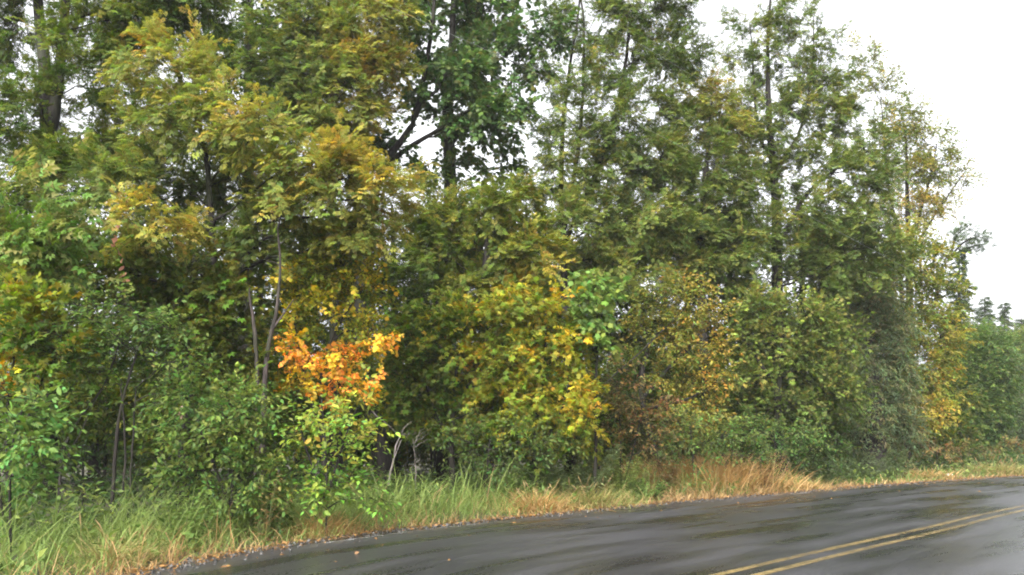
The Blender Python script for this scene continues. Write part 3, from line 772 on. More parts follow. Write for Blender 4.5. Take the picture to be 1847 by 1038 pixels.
plant('vine_maple', 'vine maple with vivid orange foliage beside the slender trunks', u=590, Y=14,
      stems=[[(580, 900, .05), (585, 740, .04), (590, 642, .03), (640, 540, .015)], [(583, 800, .035), (550, 680, .025), (530, 580, .012)]],
      blobs=[(540, 628, 26, 16, 0.88, -.7, .4), (590, 642, 30, 16, 0.88, -.7, .4), (618, 660, 26, 14, 0.91, -.8, .4), (562, 655, 28, 14, 0.89, -.8, .4), (610, 700, 34, 12, 0.91, -.8, .4), (545, 690, 28, 26, .7, -.4), (665, 590, 38, 30, .4), (600, 570, 70, 35, .4),
             (650, 530, 60, 35, .4), (560, 520, 70, 40, .4), (690, 610, 20, 26, .72, -.3), (650, 698, 20, 10, 0.85, -.6, .4), (520, 590, 40, 35, .4), (620, 480, 60, 40, .4), (510, 650, 28, 30, .4), (640, 640, 50, 40, .5, .4), (660, 740, 40, 40, .3, .4)],
      cat='tree', leaf='maple', size=.064, pal='vine', dens=17, twigs=8, tl=.32, lpt=12, droop=.3, leaf_parts=150, var=.11)
plant('sapling', 'fresh lime-green sapling below the orange maple at the grass edge', u=590, Y=10.5,
      stems=[[(585, 930, .013), (587, 820, .011), (580, 720, .008)], [(588, 900, .016), (620, 800, .012), (645, 735, .006)], [(586, 900, .015), (550, 800, .012), (540, 750, .006)]],
      blobs=[(570, 735, 35, 30, 0.63), (630, 745, 35, 28, 0.63), (545, 780, 30, 35, 0.53), (600, 790, 50, 35, 0.58), (640, 800, 30, 35, 0.53), (575, 850, 60, 35, 0.43), (620, 870, 40, 30, 0.38), (560, 900, 50, 22, 0.33), (640, 900, 40, 20, 0.33)],
      cat='sapling', leaf='oval', size=.085, pal='bright', dens=13, twigs=6, tl=.34, lpt=9, droop=.25, leaf_parts=240)
plant('vine_maple', 'green vine maple in shade with yellowish layered leaves at centre', u=820, Y=16.2,
      stems=[[(815, 900, .06), (818, 760, .05), (830, 640, .03), (840, 560, .015)], [(816, 820, .04), (770, 700, .03), (750, 620, .012)]],
      blobs=[(790, 570, 70, 40, .16), (860, 590, 80, 40, .42), (740, 620, 50, 50, .1), (810, 640, 70, 40, .32), (880, 660, 60, 40, .42), (760, 700, 60, 40, .14), (840, 700, 70, 30, .3), (810, 760, 80, 28, .22), (890, 740, 50, 35, .34), (720, 680, 40, 50, .06), (900, 800, 60, 30, .1)],
      cat='tree', leaf='maple_small', size=.085, pal='vine', dens=14, twigs=8, tl=.4, lpt=13, droop=.3)
plant('vine_maple', 'bright yellow vine maple leaning out over the verge at centre', u=975, Y=15.4,
      stems=[[(960, 900, .06), (965, 780, .05), (980, 680, .03), (985, 560, .012)], [(962, 840, .035), (1020, 720, .025), (1040, 640, .012)]],
      blobs=[(940, 560, 60, 35, 0.36), (985, 545, 40, 30, 0.57), (970, 600, 60, 35, 0.33), (1025, 615, 45, 25, 0.57), (930, 650, 55, 35, 0.37), (1000, 650, 60, 35, 0.46), (960, 710, 60, 35, 0.47), (1025, 700, 42, 35, 0.47), (990, 750, 60, 32, 0.41), (1045, 750, 28, 30, .5, -.1), (930, 750, 40, 30, 0.31), (1000, 790, 60, 20, 0.31)],
      cat='tree', leaf='maple_small', size=.085, pal='vine', dens=14, twigs=8, tl=.4, lpt=13, droop=.3, leaf_parts=150)
plant('sapling', 'young maple with big fresh green drooping leaves right of the yellow maple', u=1072, Y=15.3,
      stems=[[(1072, 920, .035), (1074, 720, .03), (1078, 600, .02), (1072, 500, .008)]],
      blobs=[(1070, 510, 30, 22, .42), (1095, 530, 20, 22, .36), (1048, 540, 24, 22, .34), (1085, 572, 28, 26, .38), (1055, 595, 26, 22, .32), (1078, 625, 30, 18, .44)],
      cat='sapling', leaf='maple', size=.125, pal='fresh', dens=24, twigs=6, tl=.3, lpt=6, droop=.8, leaf_parts=200, rs=3)
# --- right background
for (u, Y, top, lab, a, pal, w) in ((1748, 40, 590, 'olive green tree top below the level fir limbs at right', .3, 'grey', 38), (1792, 44, 622, 'mid green tree top between the fir spire and the right edge', .15, 'grey', 45), (1765, 36, 604, 'dense green tree at right beside the golden oak', .16, 'cool', 55), (1822, 46, 602, 'soft green tree near the right edge above the verge', .3, 'cool', 50),
                                    (1860, 50, 600, 'pale green tree cut by the right edge', .35, 'grey', 50), (1730, 36, 640, 'dark green tree right of the lowest golden leaves', .02, 'cool', 35)):
    bl = []
    gg = np.random.default_rng(int(u))
    for k in range(9):
        vv = top + 25 + k * (800 - top) / 9
        bl.append((u + gg.uniform(-.5, .5) * w, vv, w * gg.uniform(.7, 1.0), 36, a + gg.normal(0, .06)))
    plant('alder_tree', lab, u=u, Y=Y, stems=[[(u, 860, .16), (u, 720, .13), (u + 3, top + 20, .04)]], blobs=bl,
          cat='tree', leaf='kite', size=.13, pal=pal, dens=11, twigs=8, tl=.7, lpt=14, droop=.3)

def conifer(label, u, Y, top, vb, wpx, limb=None, pal='dark', top_pts=None):
    g = np.random.default_rng(int(u * 3 + Y))
    B = base_at(u, Y); root = empty('conifer_tree', B); tag(root, label, 'conifer')
    p1 = P(u, top, Y); Kp = 14
    path = resample(np.array([[B[0], B[1], -.1], (B + p1) / 2, p1]), Kp)
    V, T = tubes(path[None], np.linspace(.24, .02, Kp)[None], 8)
    obj('trunk', mesh_from('trunk', V - B, T, M_BARK, smooth=True), root)
    H = p1[2]; zlow = P(u, vb, Y)[2]
    LP, LF, LU, LS = [], [], [], []
    W = wpx * Y / F
    for k in range(int((H - zlow) / .075)):
        z = H - .15 - (k + g.uniform(-.8, .8)) * .075
        fr = (H - z) / (H - zlow)
        az = k * 2.4 + g.normal(0, .5); L = (0.2 + fr * W) * g.uniform(.45, 1.2)
        p0 = np.array([np.interp(z, path[:, 2], path[:, 0]), np.interp(z, path[:, 2], path[:, 1]), z])
        d = np.array([math.cos(az), math.sin(az), .1]); e = p0 + d * L + np.array([0, 0, -g.uniform(.1, .45) * L]); m = p0 + d * L * .5 + np.array([0, 0, .05])
        br = bezier(p0[None], m[None], e[None], 6)
        V, T = tubes(br, np.linspace(.02, .005, 6)[None], 4)
        obj('branch', mesh_from('branch', V - B, T, M_BARK, smooth=True), root)
        n = int(12 + 34 * L); t = g.uniform(.05, 1, n)[:, None]
        q = (1 - t) ** 2 * p0 + 2 * (1 - t) * t * m + t ** 2 * e
        side = np.cross(d, [0, 0, 1]); sg = g.choice([-1, 1], n)[:, None]
        f = d * .8 + side * sg * g.uniform(.2, 1.0, (n, 1)) + g.normal(0, .3, (n, 3)) + np.array([0, 0, -.25])
        LP.append(q + side * sg * .05); LF.append(f); LU.append(np.array([0, 0, 1.]) + g.normal(0, .5, (n, 3))); LS.append(np.full(n, .34) * g.uniform(.5, 1.2, n))
    if limb:
        for pts in limb:
            pp = resample(np.array([P(a, b, Y + c) for a, b, c in pts]), 9)
            V, T = tubes(pp[None], np.linspace(.07, .012, 9)[None], 5)
            obj('branch', mesh_from('branch', V - B, T, M_BARK, smooth=True), root)
            n = 120; t = g.uniform(1.5, 8, n); i = np.minimum(t.astype(int), 7)
            q = pp[i] + (pp[i + 1] - pp[i]) * (t - i)[:, None]
            LP.append(q + g.normal(0, .22, (n, 3))); LF.append(unit(pp[-1] - pp[0]) + g.normal(0, .6, (n, 3))); LU.append(np.array([0, 0, 1.]) + g.normal(0, .4, (n, 3))); LS.append(np.full(n, .4) * g.uniform(.6, 1.2, n))
    LP, LF, LU, LS = np.vstack(LP), np.vstack(LF), np.vstack(LU), np.concatenate(LS)
    col = colours(pal, g.uniform(.2, .7, len(LP)))
    V, T, C = leaf_mesh_arrays('needle', LP - B, frames(LF, LU), LS, col)
    cr = obj('crown', mesh_from('crown', V, T, M_LEAF, C), root); cr['kind'] = 'stuff'
conifer('dark fir spire with long level limbs standing over the right-hand treetops', 1730, 42, 448, 660, 44,
        limb=[[(1716, 462, 0), (1735, 440, 0), (1760, 428, -.3), (1782, 432, -.5)], [(1716, 455, 0), (1726, 425, .2), (1750, 405, .4)], [(1716, 470, 0), (1690, 450, .3), (1670, 445, .3)], [(1718, 460, 0), (1750, 446, .5), (1780, 440, .8)]])
conifer('small distant fir tip near the right edge of the trees', 1812, 60, 545, 680, 30)
conifer('slender dark fir tip rising at the right edge of the picture', 1842, 52, 572, 690, 30)
conifer('dark fir top between the tall fir spire and the small distant fir', 1776, 50, 535, 680, 34)

#@FILL
gb = np.random.default_rng(123)
for k, u in enumerate([-30, 60, 150, 240, 330, 420, 510, 610, 700, 790, 890, 990, 1090, 1190, 1290, 1390, 1490, 1590, 1680]):
    Y = 21 + 10 * (u / 1600) + gb.uniform(-1, 3)
    bl = [(u + gb.uniform(-40, 40), v, 75, 34, gb.uniform(.05, .25)) for v in (720, 760, 795)]
    plant('bush', 'shaded leafy bush among the trunks at the back of the verge', u=u, Y=Y, group='shaded bushes among the trunks',
          stems=[[(u, 880, .04), (u, 800, .03), (u + 8, 740, .012)]], blobs=bl,
          cat='shrub', leaf='kite', size=.15, pal='ash', dens=9, twigs=8, tl=.55, lpt=12, droop=.3)
# --- shaded trees and bushes behind the front row
gb = np.random.default_rng(99)
for k, u in enumerate([-40, 70, 170, 270, 360, 450, 540, 640, 720, 790, 880, 960, 1060, 1140, 1230, 1330, 1440, 1530]):
    Y = 19 + 9 * (u / 1600) + gb.uniform(-1, 2.5)
    topv = 450 if u < 700 else 430
    bl = [(u + gb.uniform(-70, 70), v, 75, 50, gb.uniform(.05, .3)) for v in np.linspace(topv, 760, 6)]
    lean = gb.uniform(-25, 25)
    plant('alder_tree', 'slender shaded alder standing deep behind the front row of trees', u=u, Y=Y, group='shaded alders behind the front row',
          stems=[[(u, 900, .13), (u + lean, 500, .1), (u + 1.5 * lean, topv - 60, .04)]], blobs=bl,
          cat='tree', leaf='kite', size=.13, pal='ash', dens=8, twigs=8, tl=.7, lpt=14, droop=.3)
for k, u in enumerate([-20, 90, 190, 290, 380, 480, 580, 680, 780, 880, 980, 1080, 1180, 1280, 1380, 1480]):
    Y = 15.5 + 9 * (u / 1600) + gb.uniform(-.5, 1.5)
    bl = [(u + gb.uniform(-50, 50), v, 70, 40, gb.uniform(.05, .3)) for v in (690, 740, 790)]
    plant('bush', 'shaded leafy bush among the trunks at the back of the verge', u=u, Y=Y, group='shaded bushes among the trunks',
          stems=[[(u, 900, .04), (u, 800, .03), (u + 10, 700, .012)]], blobs=bl,
          cat='shrub', leaf='kite', size=.12, pal='ash', dens=9, twigs=8, tl=.5, lpt=12, droop=.3)

# ------------------------------------------------------------------ verge: grass, tufts, weeds
EF, ES = arc(E_pts, 3000)
EL = -normals_right(EF)
def on_verge(s, o):
    """ground point at arc length s along the road edge, o metres into the verge"""
    return np.stack([np.interp(s, ES, EF[:, k]) + o * np.interp(s, ES, EL[:, k]) for k in (0, 1)], axis=-1)
def s_of(u, v):
    g = G(u, v)[:2]
    return ES[np.argmin(np.linalg.norm(EF - g, axis=1))]

def value_noise(x, y, seed):
    g = np.random.default_rng(seed); tab = g.random((64, 64))
    xi, yi = np.floor(x).astype(int), np.floor(y).astype(int); fx, fy = x - xi, y - yi
    fx, fy = fx * fx * (3 - 2 * fx), fy * fy * (3 - 2 * fy)
    a, b = tab[xi % 64, yi % 64], tab[(xi + 1) % 64, yi % 64]; c, d = tab[xi % 64, (yi + 1) % 64], tab[(xi + 1) % 64, (yi + 1) % 64]
    return (a * (1 - fx) + b * fx) * (1 - fy) + (c * (1 - fx) + d * fx) * fy

def blades(root, az, length, width, lean, curl, col):
    """bent tapering grass blades: root (N,3)"""
    N = len(root); t = np.array([0, .38, .72, 1.0])
    d = np.stack([np.cos(az), np.sin(az), np.zeros(N)], axis=-1)
    ang = lean[:, None] + curl[:, None] * t[None]            # from vertical
    seg = np.diff(t)[None] * length[:, None]
    am = (ang[:, 1:] + ang[:, :-1]) / 2
    hx = np.concatenate([np.zeros((N, 1)), np.cumsum(seg * np.sin(am), axis=1)], axis=1)
    hz = np.concatenate([np.zeros((N, 1)), np.cumsum(seg * np.cos(am), axis=1)], axis=1)
    p = root[:, None] + d[:, None] * hx[..., None] + np.array([0, 0, 1.0]) * hz[..., None]
    g = np.random.default_rng(N)
    sv = np.stack([-np.sin(az + g.normal(0, .8, N)), np.cos(az + g.normal(0, .8, N)), np.zeros(N)], axis=-1)
    w = np.array([.7, 1.0, .7])[None] * width[:, None] * .5
    Lv = p[:, :3] - sv[:, None] * w[..., None]; Rv = p[:, :3] + sv[:, None] * w[..., None]
    V = np.concatenate([Lv, Rv, p[:, 3:]], axis=1)           # 0..2 left, 3..5 right, 6 tip
    T = np.array([(0, 3, 4), (0, 4, 1), (1, 4, 5), (1, 5, 2), (2, 5, 6)])
    T = T[None] + (np.arange(N) * 7)[:, None, None]
    # dry tips
    c = np.repeat(col[:, None], 7, axis=1)
    return V.reshape(-1, 3), T.reshape(-1, 3), c.reshape(-1, 3)

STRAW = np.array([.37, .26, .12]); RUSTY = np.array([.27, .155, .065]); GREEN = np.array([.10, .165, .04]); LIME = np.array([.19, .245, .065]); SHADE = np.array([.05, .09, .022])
def mixc(a, b, t): return a * (1 - t)[:, None] + b * t[:, None]

g = np.random.default_rng(41)
# blades are thinned with distance
N = 150000
s = g.uniform(s_of(250, 1030) - 9, ES[-1] * .62, N)
o = g.uniform(-.12, 4.2, N)
xy = on_verge(s, o)
dist = np.hypot(xy[:, 0], xy[:, 1])
keepb = g.random(N) < np.clip((11 / np.maximum(dist, 3)) ** 1.15, .0, 1.0)
s, o, xy, dist = s[keepb], o[keepb], xy[keepb], dist[keepb]
clump = value_noise(s * 1.3, o * 1.3, 3); clump2 = value_noise(s * .45, o * .6, 4); clump3 = value_noise(s * 3, o * 3, 5)
keepb = g.random(len(s)) < np.clip(.35 + 1.2 * clump3, 0, 1)
s, o, xy, dist, clump, clump2 = s[keepb], o[keepb], xy[keepb], dist[keepb], clump[keepb], clump2[keepb]
n = len(s)
far = np.clip((s - s_of(1330, 895)) / 6, 0, 1)               # the verge is mown shorter along the far stretch
hgt = np.clip(.14 + .32 * np.clip(o + .1, 0, 1.3), 0, .47) * (1 - .5 * far) * (.65 + .75 * clump) * g.uniform(.45, 1.5, n) * 1.3 * (1 - .2 * np.clip((o - 1.3) / 1.2, 0, 1))
az = np.where(g.random(n) < .35, g.normal(-.5, .8, n), g.uniform(0, 2 * np.pi, n)) + 2.5 * (clump - .5)
dry = np.clip(.80 - .74 * np.clip(o + .05, 0, 1.3) + 1.25 * (clump2 - .5) + .1 * far - .2 * np.clip((s_of(1050, 920) - s) / 3, 0, 1) + g.normal(0, .22, n), 0, 1)
green = mixc(np.tile(GREEN, (n, 1)), np.tile(LIME, (n, 1)), np.clip(clump * 1.3 - .2 + g.normal(0, .2, n), 0, 1))
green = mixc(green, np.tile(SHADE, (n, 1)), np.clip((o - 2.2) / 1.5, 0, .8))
straw = mixc(np.tile(RUSTY, (n, 1)), np.tile(STRAW, (n, 1)), g.random(n))
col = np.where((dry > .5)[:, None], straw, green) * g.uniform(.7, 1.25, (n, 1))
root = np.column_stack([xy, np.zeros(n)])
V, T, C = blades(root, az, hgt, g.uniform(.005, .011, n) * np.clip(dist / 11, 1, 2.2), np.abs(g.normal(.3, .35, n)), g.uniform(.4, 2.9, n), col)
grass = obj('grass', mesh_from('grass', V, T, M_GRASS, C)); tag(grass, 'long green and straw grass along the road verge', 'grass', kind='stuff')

def tuft(label, u, v, n, r, h, tone, seed, cat='grass tuft', name='grass_tuft', off=0.0, heads=True):
    g = np.random.default_rng(seed)
    B = G(u, v); rootv = empty(name, B); tag(rootv, label, cat)
    q = g.normal(0, .5, (n, 2)) * r * (1 + .5 * np.sin(3 * g.uniform(0, 6.28, (n, 1))))
    rd = np.linalg.norm(q, axis=1)
    root = np.column_stack([q, np.zeros(n)])
    az = np.arctan2(q[:, 1], q[:, 0]) + g.normal(0, .6, n)
    L = h * g.uniform(.6, 1.3, n)
    lean = .15 + .6 * rd / r * g.uniform(.2, 1.3, n) + np.abs(g.normal(0, .2, n))
    t = g.random(n)
    base = {'straw': (STRAW * 1.1, np.array([.42, .26, .10])), 'orange': (np.array([.42, .235, .08]), STRAW * 1.05), 'green': (GREEN, LIME), 'mixed': (LIME, STRAW)}[tone]
    col = mixc(np.tile(base[0], (n, 1)), np.tile(base[1], (n, 1)), t) * g.uniform(.7, 1.25, (n, 1))
    V, T, C = blades(root, az, L, g.uniform(.007, .013, n) * max(1, B[1] / 13), lean * (.55 if n > 4000 else 1), g.uniform(.5, 2.2, n) * (.6 if n > 4000 else 1), col)
    b = obj('blades', mesh_from('blades', V, T, M_GRASS, C), rootv); b['kind'] = 'stuff'
    if heads:
        m = max(5, n // 90)
        r2 = g.normal(0, .3, (m, 2)) * r; p0 = np.column_stack([r2, np.zeros(m)])
        aa = g.uniform(0, 2 * np.pi, m); e = p0 + np.column_stack([np.cos(aa) * .5 * h, np.sin(aa) * .5 * h, h * g.uniform(.7, 1.25, m)])
        path = bezier(p0, (p0 + e) / 2 + np.array([0, 0, .12]), e, 6)
        rr = np.tile(np.array([.003, .0025, .002, .002, .009, .002])[None], (m, 1)) * max(1, B[1] / 13)
        V, T = tubes(path, rr, 4)
        k = obj('seed_stalk', mesh_from('seed_stalk', V, T, M_GRASS, np.tile(STRAW * .7, (len(V), 1))), rootv); k['kind'] = 'stuff'
tuft('largest straw coloured grass tuft, arching over the road edge right of centre', 1272, 884, 5200, 1.15, .85, 'orange', 1)
tuft('green and straw grass tuft spilling toward the road below the yellow maple', 1065, 914, 1300, .6, .5, 'mixed', 2)
tuft('rusty grass tuft at the road edge left of the green and straw tuft', 965, 923, 1000, .5, .45, 'orange', 3)
tuft('dry pale tuft beside the dark red-brown dock, on its right', 1440, 884, 700, .6, .36, 'straw', 4)
tuft('rust coloured tuft at the road edge under the lime-green sapling', 575, 965, 700, .4, .38, 'orange', 5)
tuft('pale dry tuft at the bottom edge where the road begins', 200, 1020, 500, .4, .42, 'mixed', 6)
tuft('tall green tuft at the foot of the lime-green sapling', 640, 915, 900, .45, .62, 'green', 7)
tuft('straw tuft near the white litter at the far bend of the road', 1800, 856, 1200, 1.3, .55, 'mixed', 8)
tuft('low straw tuft left of the white litter on the far verge', 1670, 864, 800, 1.0, .42, 'straw', 9)
tuft('lush pale green tuft on the lower left verge below the rounded shrub', 420, 960, 900, .45, .6, 'green', 10)

EDGE_Y = np.array([G(*q)[1] for q in EDGE_PX])
def edge_Y(u): return float(np.interp(u, [q[0] for q in EDGE_PX], EDGE_Y))
def weed(label, u, Y, h, r, n, leaf, size, pal, a, seed, name='weed', cat='weed', droop=.3, stems=9, mat=None):
    """leafy upright herb of several stems"""
    g = np.random.default_rng(seed)
    B = base_at(u, Y); root = empty(name, B); tag(root, label, cat)
    q = g.normal(0, .4, (stems, 2)) * r; p0 = np.column_stack([q * .4, np.zeros(stems)])
    e = np.column_stack([q * 1.2, h * g.uniform(.6, 1.15, stems)])
    W = bezier(p0, (p0 * .6 + e * .4) + np.array([0, 0, .15 * h]), e, 7)
    for k in range(stems):
        V, T = tubes(W[k:k + 1], np.linspace(.007, .002, 7)[None], 5)
        obj('stem', mesh_from('stem', V, T, M_GRASS, np.tile(np.array([.09, .1, .035]), (len(V), 1))), root)
    i = g.integers(0, stems, n); t = g.uniform(.1, 1, n)[:, None]; m = (p0 * .6 + e * .4) + np.array([0, 0, .15 * h])
    pos = (1 - t) ** 2 * p0[i] + 2 * (1 - t) * t * m[i] + t ** 2 * e[i] + g.normal(0, .02, (n, 3)); pos[:, 2] = np.maximum(pos[:, 2], .03)
    aa = g.uniform(0, 2 * np.pi, n)
    f = np.column_stack([np.cos(aa), np.sin(aa), .45 * g.uniform(-.6, 1.4, n) - droop * .5])
    col = colours(pal, a + g.normal(0, .1, n)) * g.uniform(.75, 1.3, (n, 1))
    V, T, C = leaf_mesh_arrays(leaf, pos, frames(f, np.array([0, 0, 1.]) + g.normal(0, .3, (n, 3))), size * g.uniform(.6, 1.2, n) * (1.15 - .5 * t[:, 0]), col)
    c = obj('foliage', mesh_from('foliage', V, T, mat or M_LEAF, C), root); c['kind'] = 'stuff'
weed('upright leafy green weed clump below the shaded vine maple', 935, edge_Y(935) + 1.7, .85, .7, 600, 'willow', .2, 'cool', .3, 21, stems=14)
weed('blue-green bushy weed below the yellow vine maple', 1030, edge_Y(1030) + 1.4, 1.0, 1.0, 1700, 'willow', .17, 'grey', .45, 22, stems=18)
weed('feathery pale green weed just right of the blue-green weed', 1125, edge_Y(1125) + 1.2, .9, .9, 1300, 'willow', .13, 'cool', .6, 23, stems=16)
weed('dark green leafy weed at the road edge left of the largest straw tuft', 1165, edge_Y(1165) + .35, .42, .6, 600, 'oval', .1, 'cool', .2, 24, stems=10)
weed('grey-green feathery weed patch, nearest the dark red-brown dock', 1470, edge_Y(1470) + 1.9, .8, 1.1, 1300, 'willow', .15, 'grey', .35, 25, stems=16)
weed('grey-green feathery weed patch under the willow, middle one of three', 1535, edge_Y(1535) + 2.0, .9, 1.2, 1500, 'willow', .15, 'grey', .3, 26, stems=16)
weed('grey-green feathery weed patch under the willow, farthest one of three', 1605, edge_Y(1605) + 2.1, .8, 1.2, 1300, 'willow', .15, 'grey', .35, 27, stems=16)
weed('dark red-brown dock with dry stalks right of the largest straw tuft', 1375, edge_Y(1375) + .7, .8, .6, 600, 'kite', .1, 'rust', .8, 28, name='dock_plant', cat='dock', stems=12)
weed('brown dock with dry stalks behind the largest straw tuft', 1210, edge_Y(1210) + 1.6, .75, .5, 300, 'kite', .1, 'rust', .75, 29, name='dock_plant', cat='dock', stems=9)
weed('broad green weed in the tall grass at lower left', 330, 9.2, .6, .5, 320, 'oval', .1, 'cool', .3, 30, stems=8)
weed('dry brown weed among the tall grass left of the lime-green sapling', 470, 9.9, .75, .4, 150, 'willow', .1, 'rust', .7, 31, stems=8)
weed('low green weed at the foot of the pale dead branches', 700, 12.9, .6, .8, 600, 'oval', .1, 'cool', .2, 32, stems=12)

BR = dict(cat='bramble', leaf='kite', twigs=7, tl=.36, lpt=8, droop=.35)
plant('bramble', 'brown-flecked bramble mound right of the yellow vine maple', u=1120, Y=17.2,
      stems=[[(1120, 900, .02), (1118, 800, .016), (1115, 710, .008)], [(1122, 890, .016), (1150, 780, .01), (1160, 730, .006)]],
      blobs=[(1110, 690, 40, 30, .25), (1150, 720, 50, 35, .35), (1090, 750, 45, 40, .2), (1150, 780, 60, 35, .28), (1100, 810, 50, 30, .15), (1180, 810, 50, 25, .2)], size=.085, pal='rust', dens=13, var=.2, **BR)
plant('bramble', 'low green bramble bank behind the largest straw tuft', u=1250, Y=18.9,
      stems=[[(1250, 890, .02), (1250, 820, .014), (1245, 770, .008)]],
      blobs=[(1230, 780, 60, 30, .25), (1300, 790, 60, 30, .2), (1250, 820, 70, 25, .2), (1330, 820, 50, 25, .15)], size=.085, pal='cool', dens=13, **BR)
plant('bramble', 'dark green bramble bank at the foot of the tallest ash', u=1400, Y=20.8,
      stems=[[(1400, 890, .02), (1400, 820, .014), (1395, 770, .008)]],
      blobs=[(1370, 790, 60, 25, .1), (1440, 790, 60, 28, .15), (1400, 820, 70, 22, .1), (1480, 810, 50, 25, .12), (1340, 770, 40, 25, .2)], size=.09, pal='cool', dens=13, **BR)
plant('bramble', 'tangled low dark bramble filling the hollow at left behind the grass', u=150, Y=11.6,
      stems=[[(150, 930, .015), (152, 870, .01), (150, 820, .006)]],
      blobs=[(50, 850, 60, 30, .3), (130, 860, 60, 28, .2), (210, 850, 60, 30, .3), (280, 850, 50, 28, .3), (170, 800, 60, 25, .15, .3, .6)], size=.085, pal='dark', dens=14, **BR)
plant('bramble', 'low dark leafy bank below the shaded vine maple', u=880, Y=14.8,
      stems=[[(880, 900, .02), (880, 830, .014), (885, 790, .008)]],
      blobs=[(850, 800, 60, 30, .1), (930, 800, 55, 30, .12), (880, 835, 70, 22, .1), (980, 820, 50, 25, .15)], size=.085, pal='cool', dens=13, **BR)
plant('bramble', 'brownish thicket along the verge in front of the golden oak', u=1690, Y=27.8,
      stems=[[(1690, 870, .02), (1690, 820, .014), (1695, 800, .008)]],
      blobs=[(1660, 810, 35, 14, .5), (1700, 815, 35, 14, .55), (1750, 812, 35, 14, .4), (1810, 808, 40, 14, .3)], size=.12, pal='rust', dens=7, **BR)

# --- dead branches, hanging dead leaves, litter, fallen leaves, overhead cables
def dead_branch(label, paths, Y, name='dead_branch', wood=None):
    p0 = P(*paths[0][0][0][:2], Y); B = np.array([p0[0], Y, 0.0]); root = empty(name, B); tag(root, label, 'dead branch')
    for pts, r in paths:
        p = resample(np.array([P(a, b, Y + c) for a, b, c in pts]), 9)
        p[1:-1] += np.random.default_rng(len(pts) + int(pts[0][0])).normal(0, .012, (7, 3))
        V, T = tubes(p[None], np.linspace(r, r * .3, 9)[None] * .72, 6)
        obj('branch', mesh_from('branch', V - B, T, wood or M_DEAD, smooth=True), root)
dead_branch('pale dead branch leaning up to the right out of the grass, with side twigs', [([(700, 880, 0), (712, 810, .1), (728, 778, .2), (743, 760, .3)], .022), ([(704, 860, .05), (722, 795, .1), (735, 785, .2)], .012), ([(725, 785, .15), (740, 782, .3), (752, 783, .4)], .008)], 13.6)
dead_branch('thin pale dead branch slanting down to the right behind the lime-green sapling', [([(672, 742, 0), (690, 758, 0), (720, 786, .1)], .018), ([(684, 753, 0), (676, 752, -.1), (668, 750, -.2)], .007)], 13.7)
dead_branch('upright dead stick with fanned grey twigs at the edge of the dark hollow', [([(750, 880, 0), (748, 830, 0), (744, 792, 0)], .014), ([(746, 798, 0), (760, 790, .1), (775, 783, .2)], .008), ([(748, 806, 0), (765, 798, .1), (782, 790, .3)], .007), ([(748, 800, 0), (758, 782, .1), (766, 772, .2)], .006), ([(749, 790, 0), (762, 780, .2), (778, 772, .3)], .005)], 13.9)
dead_branch('thin brown leaning stem in front of the dark hollow at left', [([(104, 930, 0), (112, 850, .1), (135, 800, .2), (190, 690, .4)], .012), ([(120, 830, .1), (150, 770, .1), (152, 720, .2)], .007)], 10.2, wood=M_BARK)
dead_branch('dark bare twig slanting up to the right across the shrubs at left', [([(285, 770, 0), (330, 745, 0), (400, 700, .2)], .012), ([(330, 745, 0), (345, 720, 0), (350, 700, .1)], .006)], 10.9, wood=M_BARK)
dead_branch('dark leaning bare trunk under the thin gold maple', [([(1085, 700, 0), (1150, 640, .1), (1190, 600, .3), (1230, 570, .5)], .03), ([(1150, 640, .1), (1165, 690, .1), (1180, 720, .1)], .012), ([(1172, 690, .1), (1180, 665, .1), (1185, 650, .1)], .012)], 19.2, wood=M_BARK)

def dead_leaf_spray(label, pts, Y, n, col, size, seed):
    g = np.random.default_rng(seed)
    p = resample(np.array([P(a, b, Y) for a, b in pts]), 9); B = p[0].copy()
    root = empty('dead_leaf_spray', B); tag(root, label, 'dead leaves')
    V, T = tubes(p[None] - B, np.linspace(.008, .003, 9)[None], 5)
    obj('stalk', mesh_from('stalk', V, T, M_BARK, smooth=True), root)
    TV, TT = TEMPLATES['oval']; TV = TV.copy(); TV[:, 2] += .25 * TV[:, 1] ** 2; TV[:, 0] *= 1.3
    mes = [mesh_from('dead_leaf', TV, TT, M_LEAF, np.tile(np.array(col) * k, (len(TV), 1))) for k in (.75, 1, 1.2)]
    for k in range(n):
        t = g.uniform(0, 8); i = min(int(t), 7); q = p[i] + (p[i + 1] - p[i]) * (t - i) - B
        f = np.array([g.normal(0, .5), -.5 + g.normal(0, .4), -.9]); R = frames(f[None], g.normal(0, 1, (1, 3)))[0]
        M = np.eye(4); M[:3, :3] = R * size * g.uniform(.7, 1.2); M[:3, 3] = q
        o = bpy.data.objects.new('dead_leaf', mes[k % 3]); o.parent = root; o.matrix_local = Matrix(M.tolist()); link(o)
dead_leaf_spray('drooping spray of salmon-pink dead leaves hanging below the yellow-green bough', [(232, 345), (215, 400), (206, 440), (222, 470), (231, 515)], 12.1, 17, (.42, .2, .13), .13, 5)
dead_leaf_spray('small pale pink curled dead leaves caught on a twig among the green shrubs', [(330, 728), (325, 740), (322, 752)], 10.6, 6, (.42, .28, .21), .1, 6)

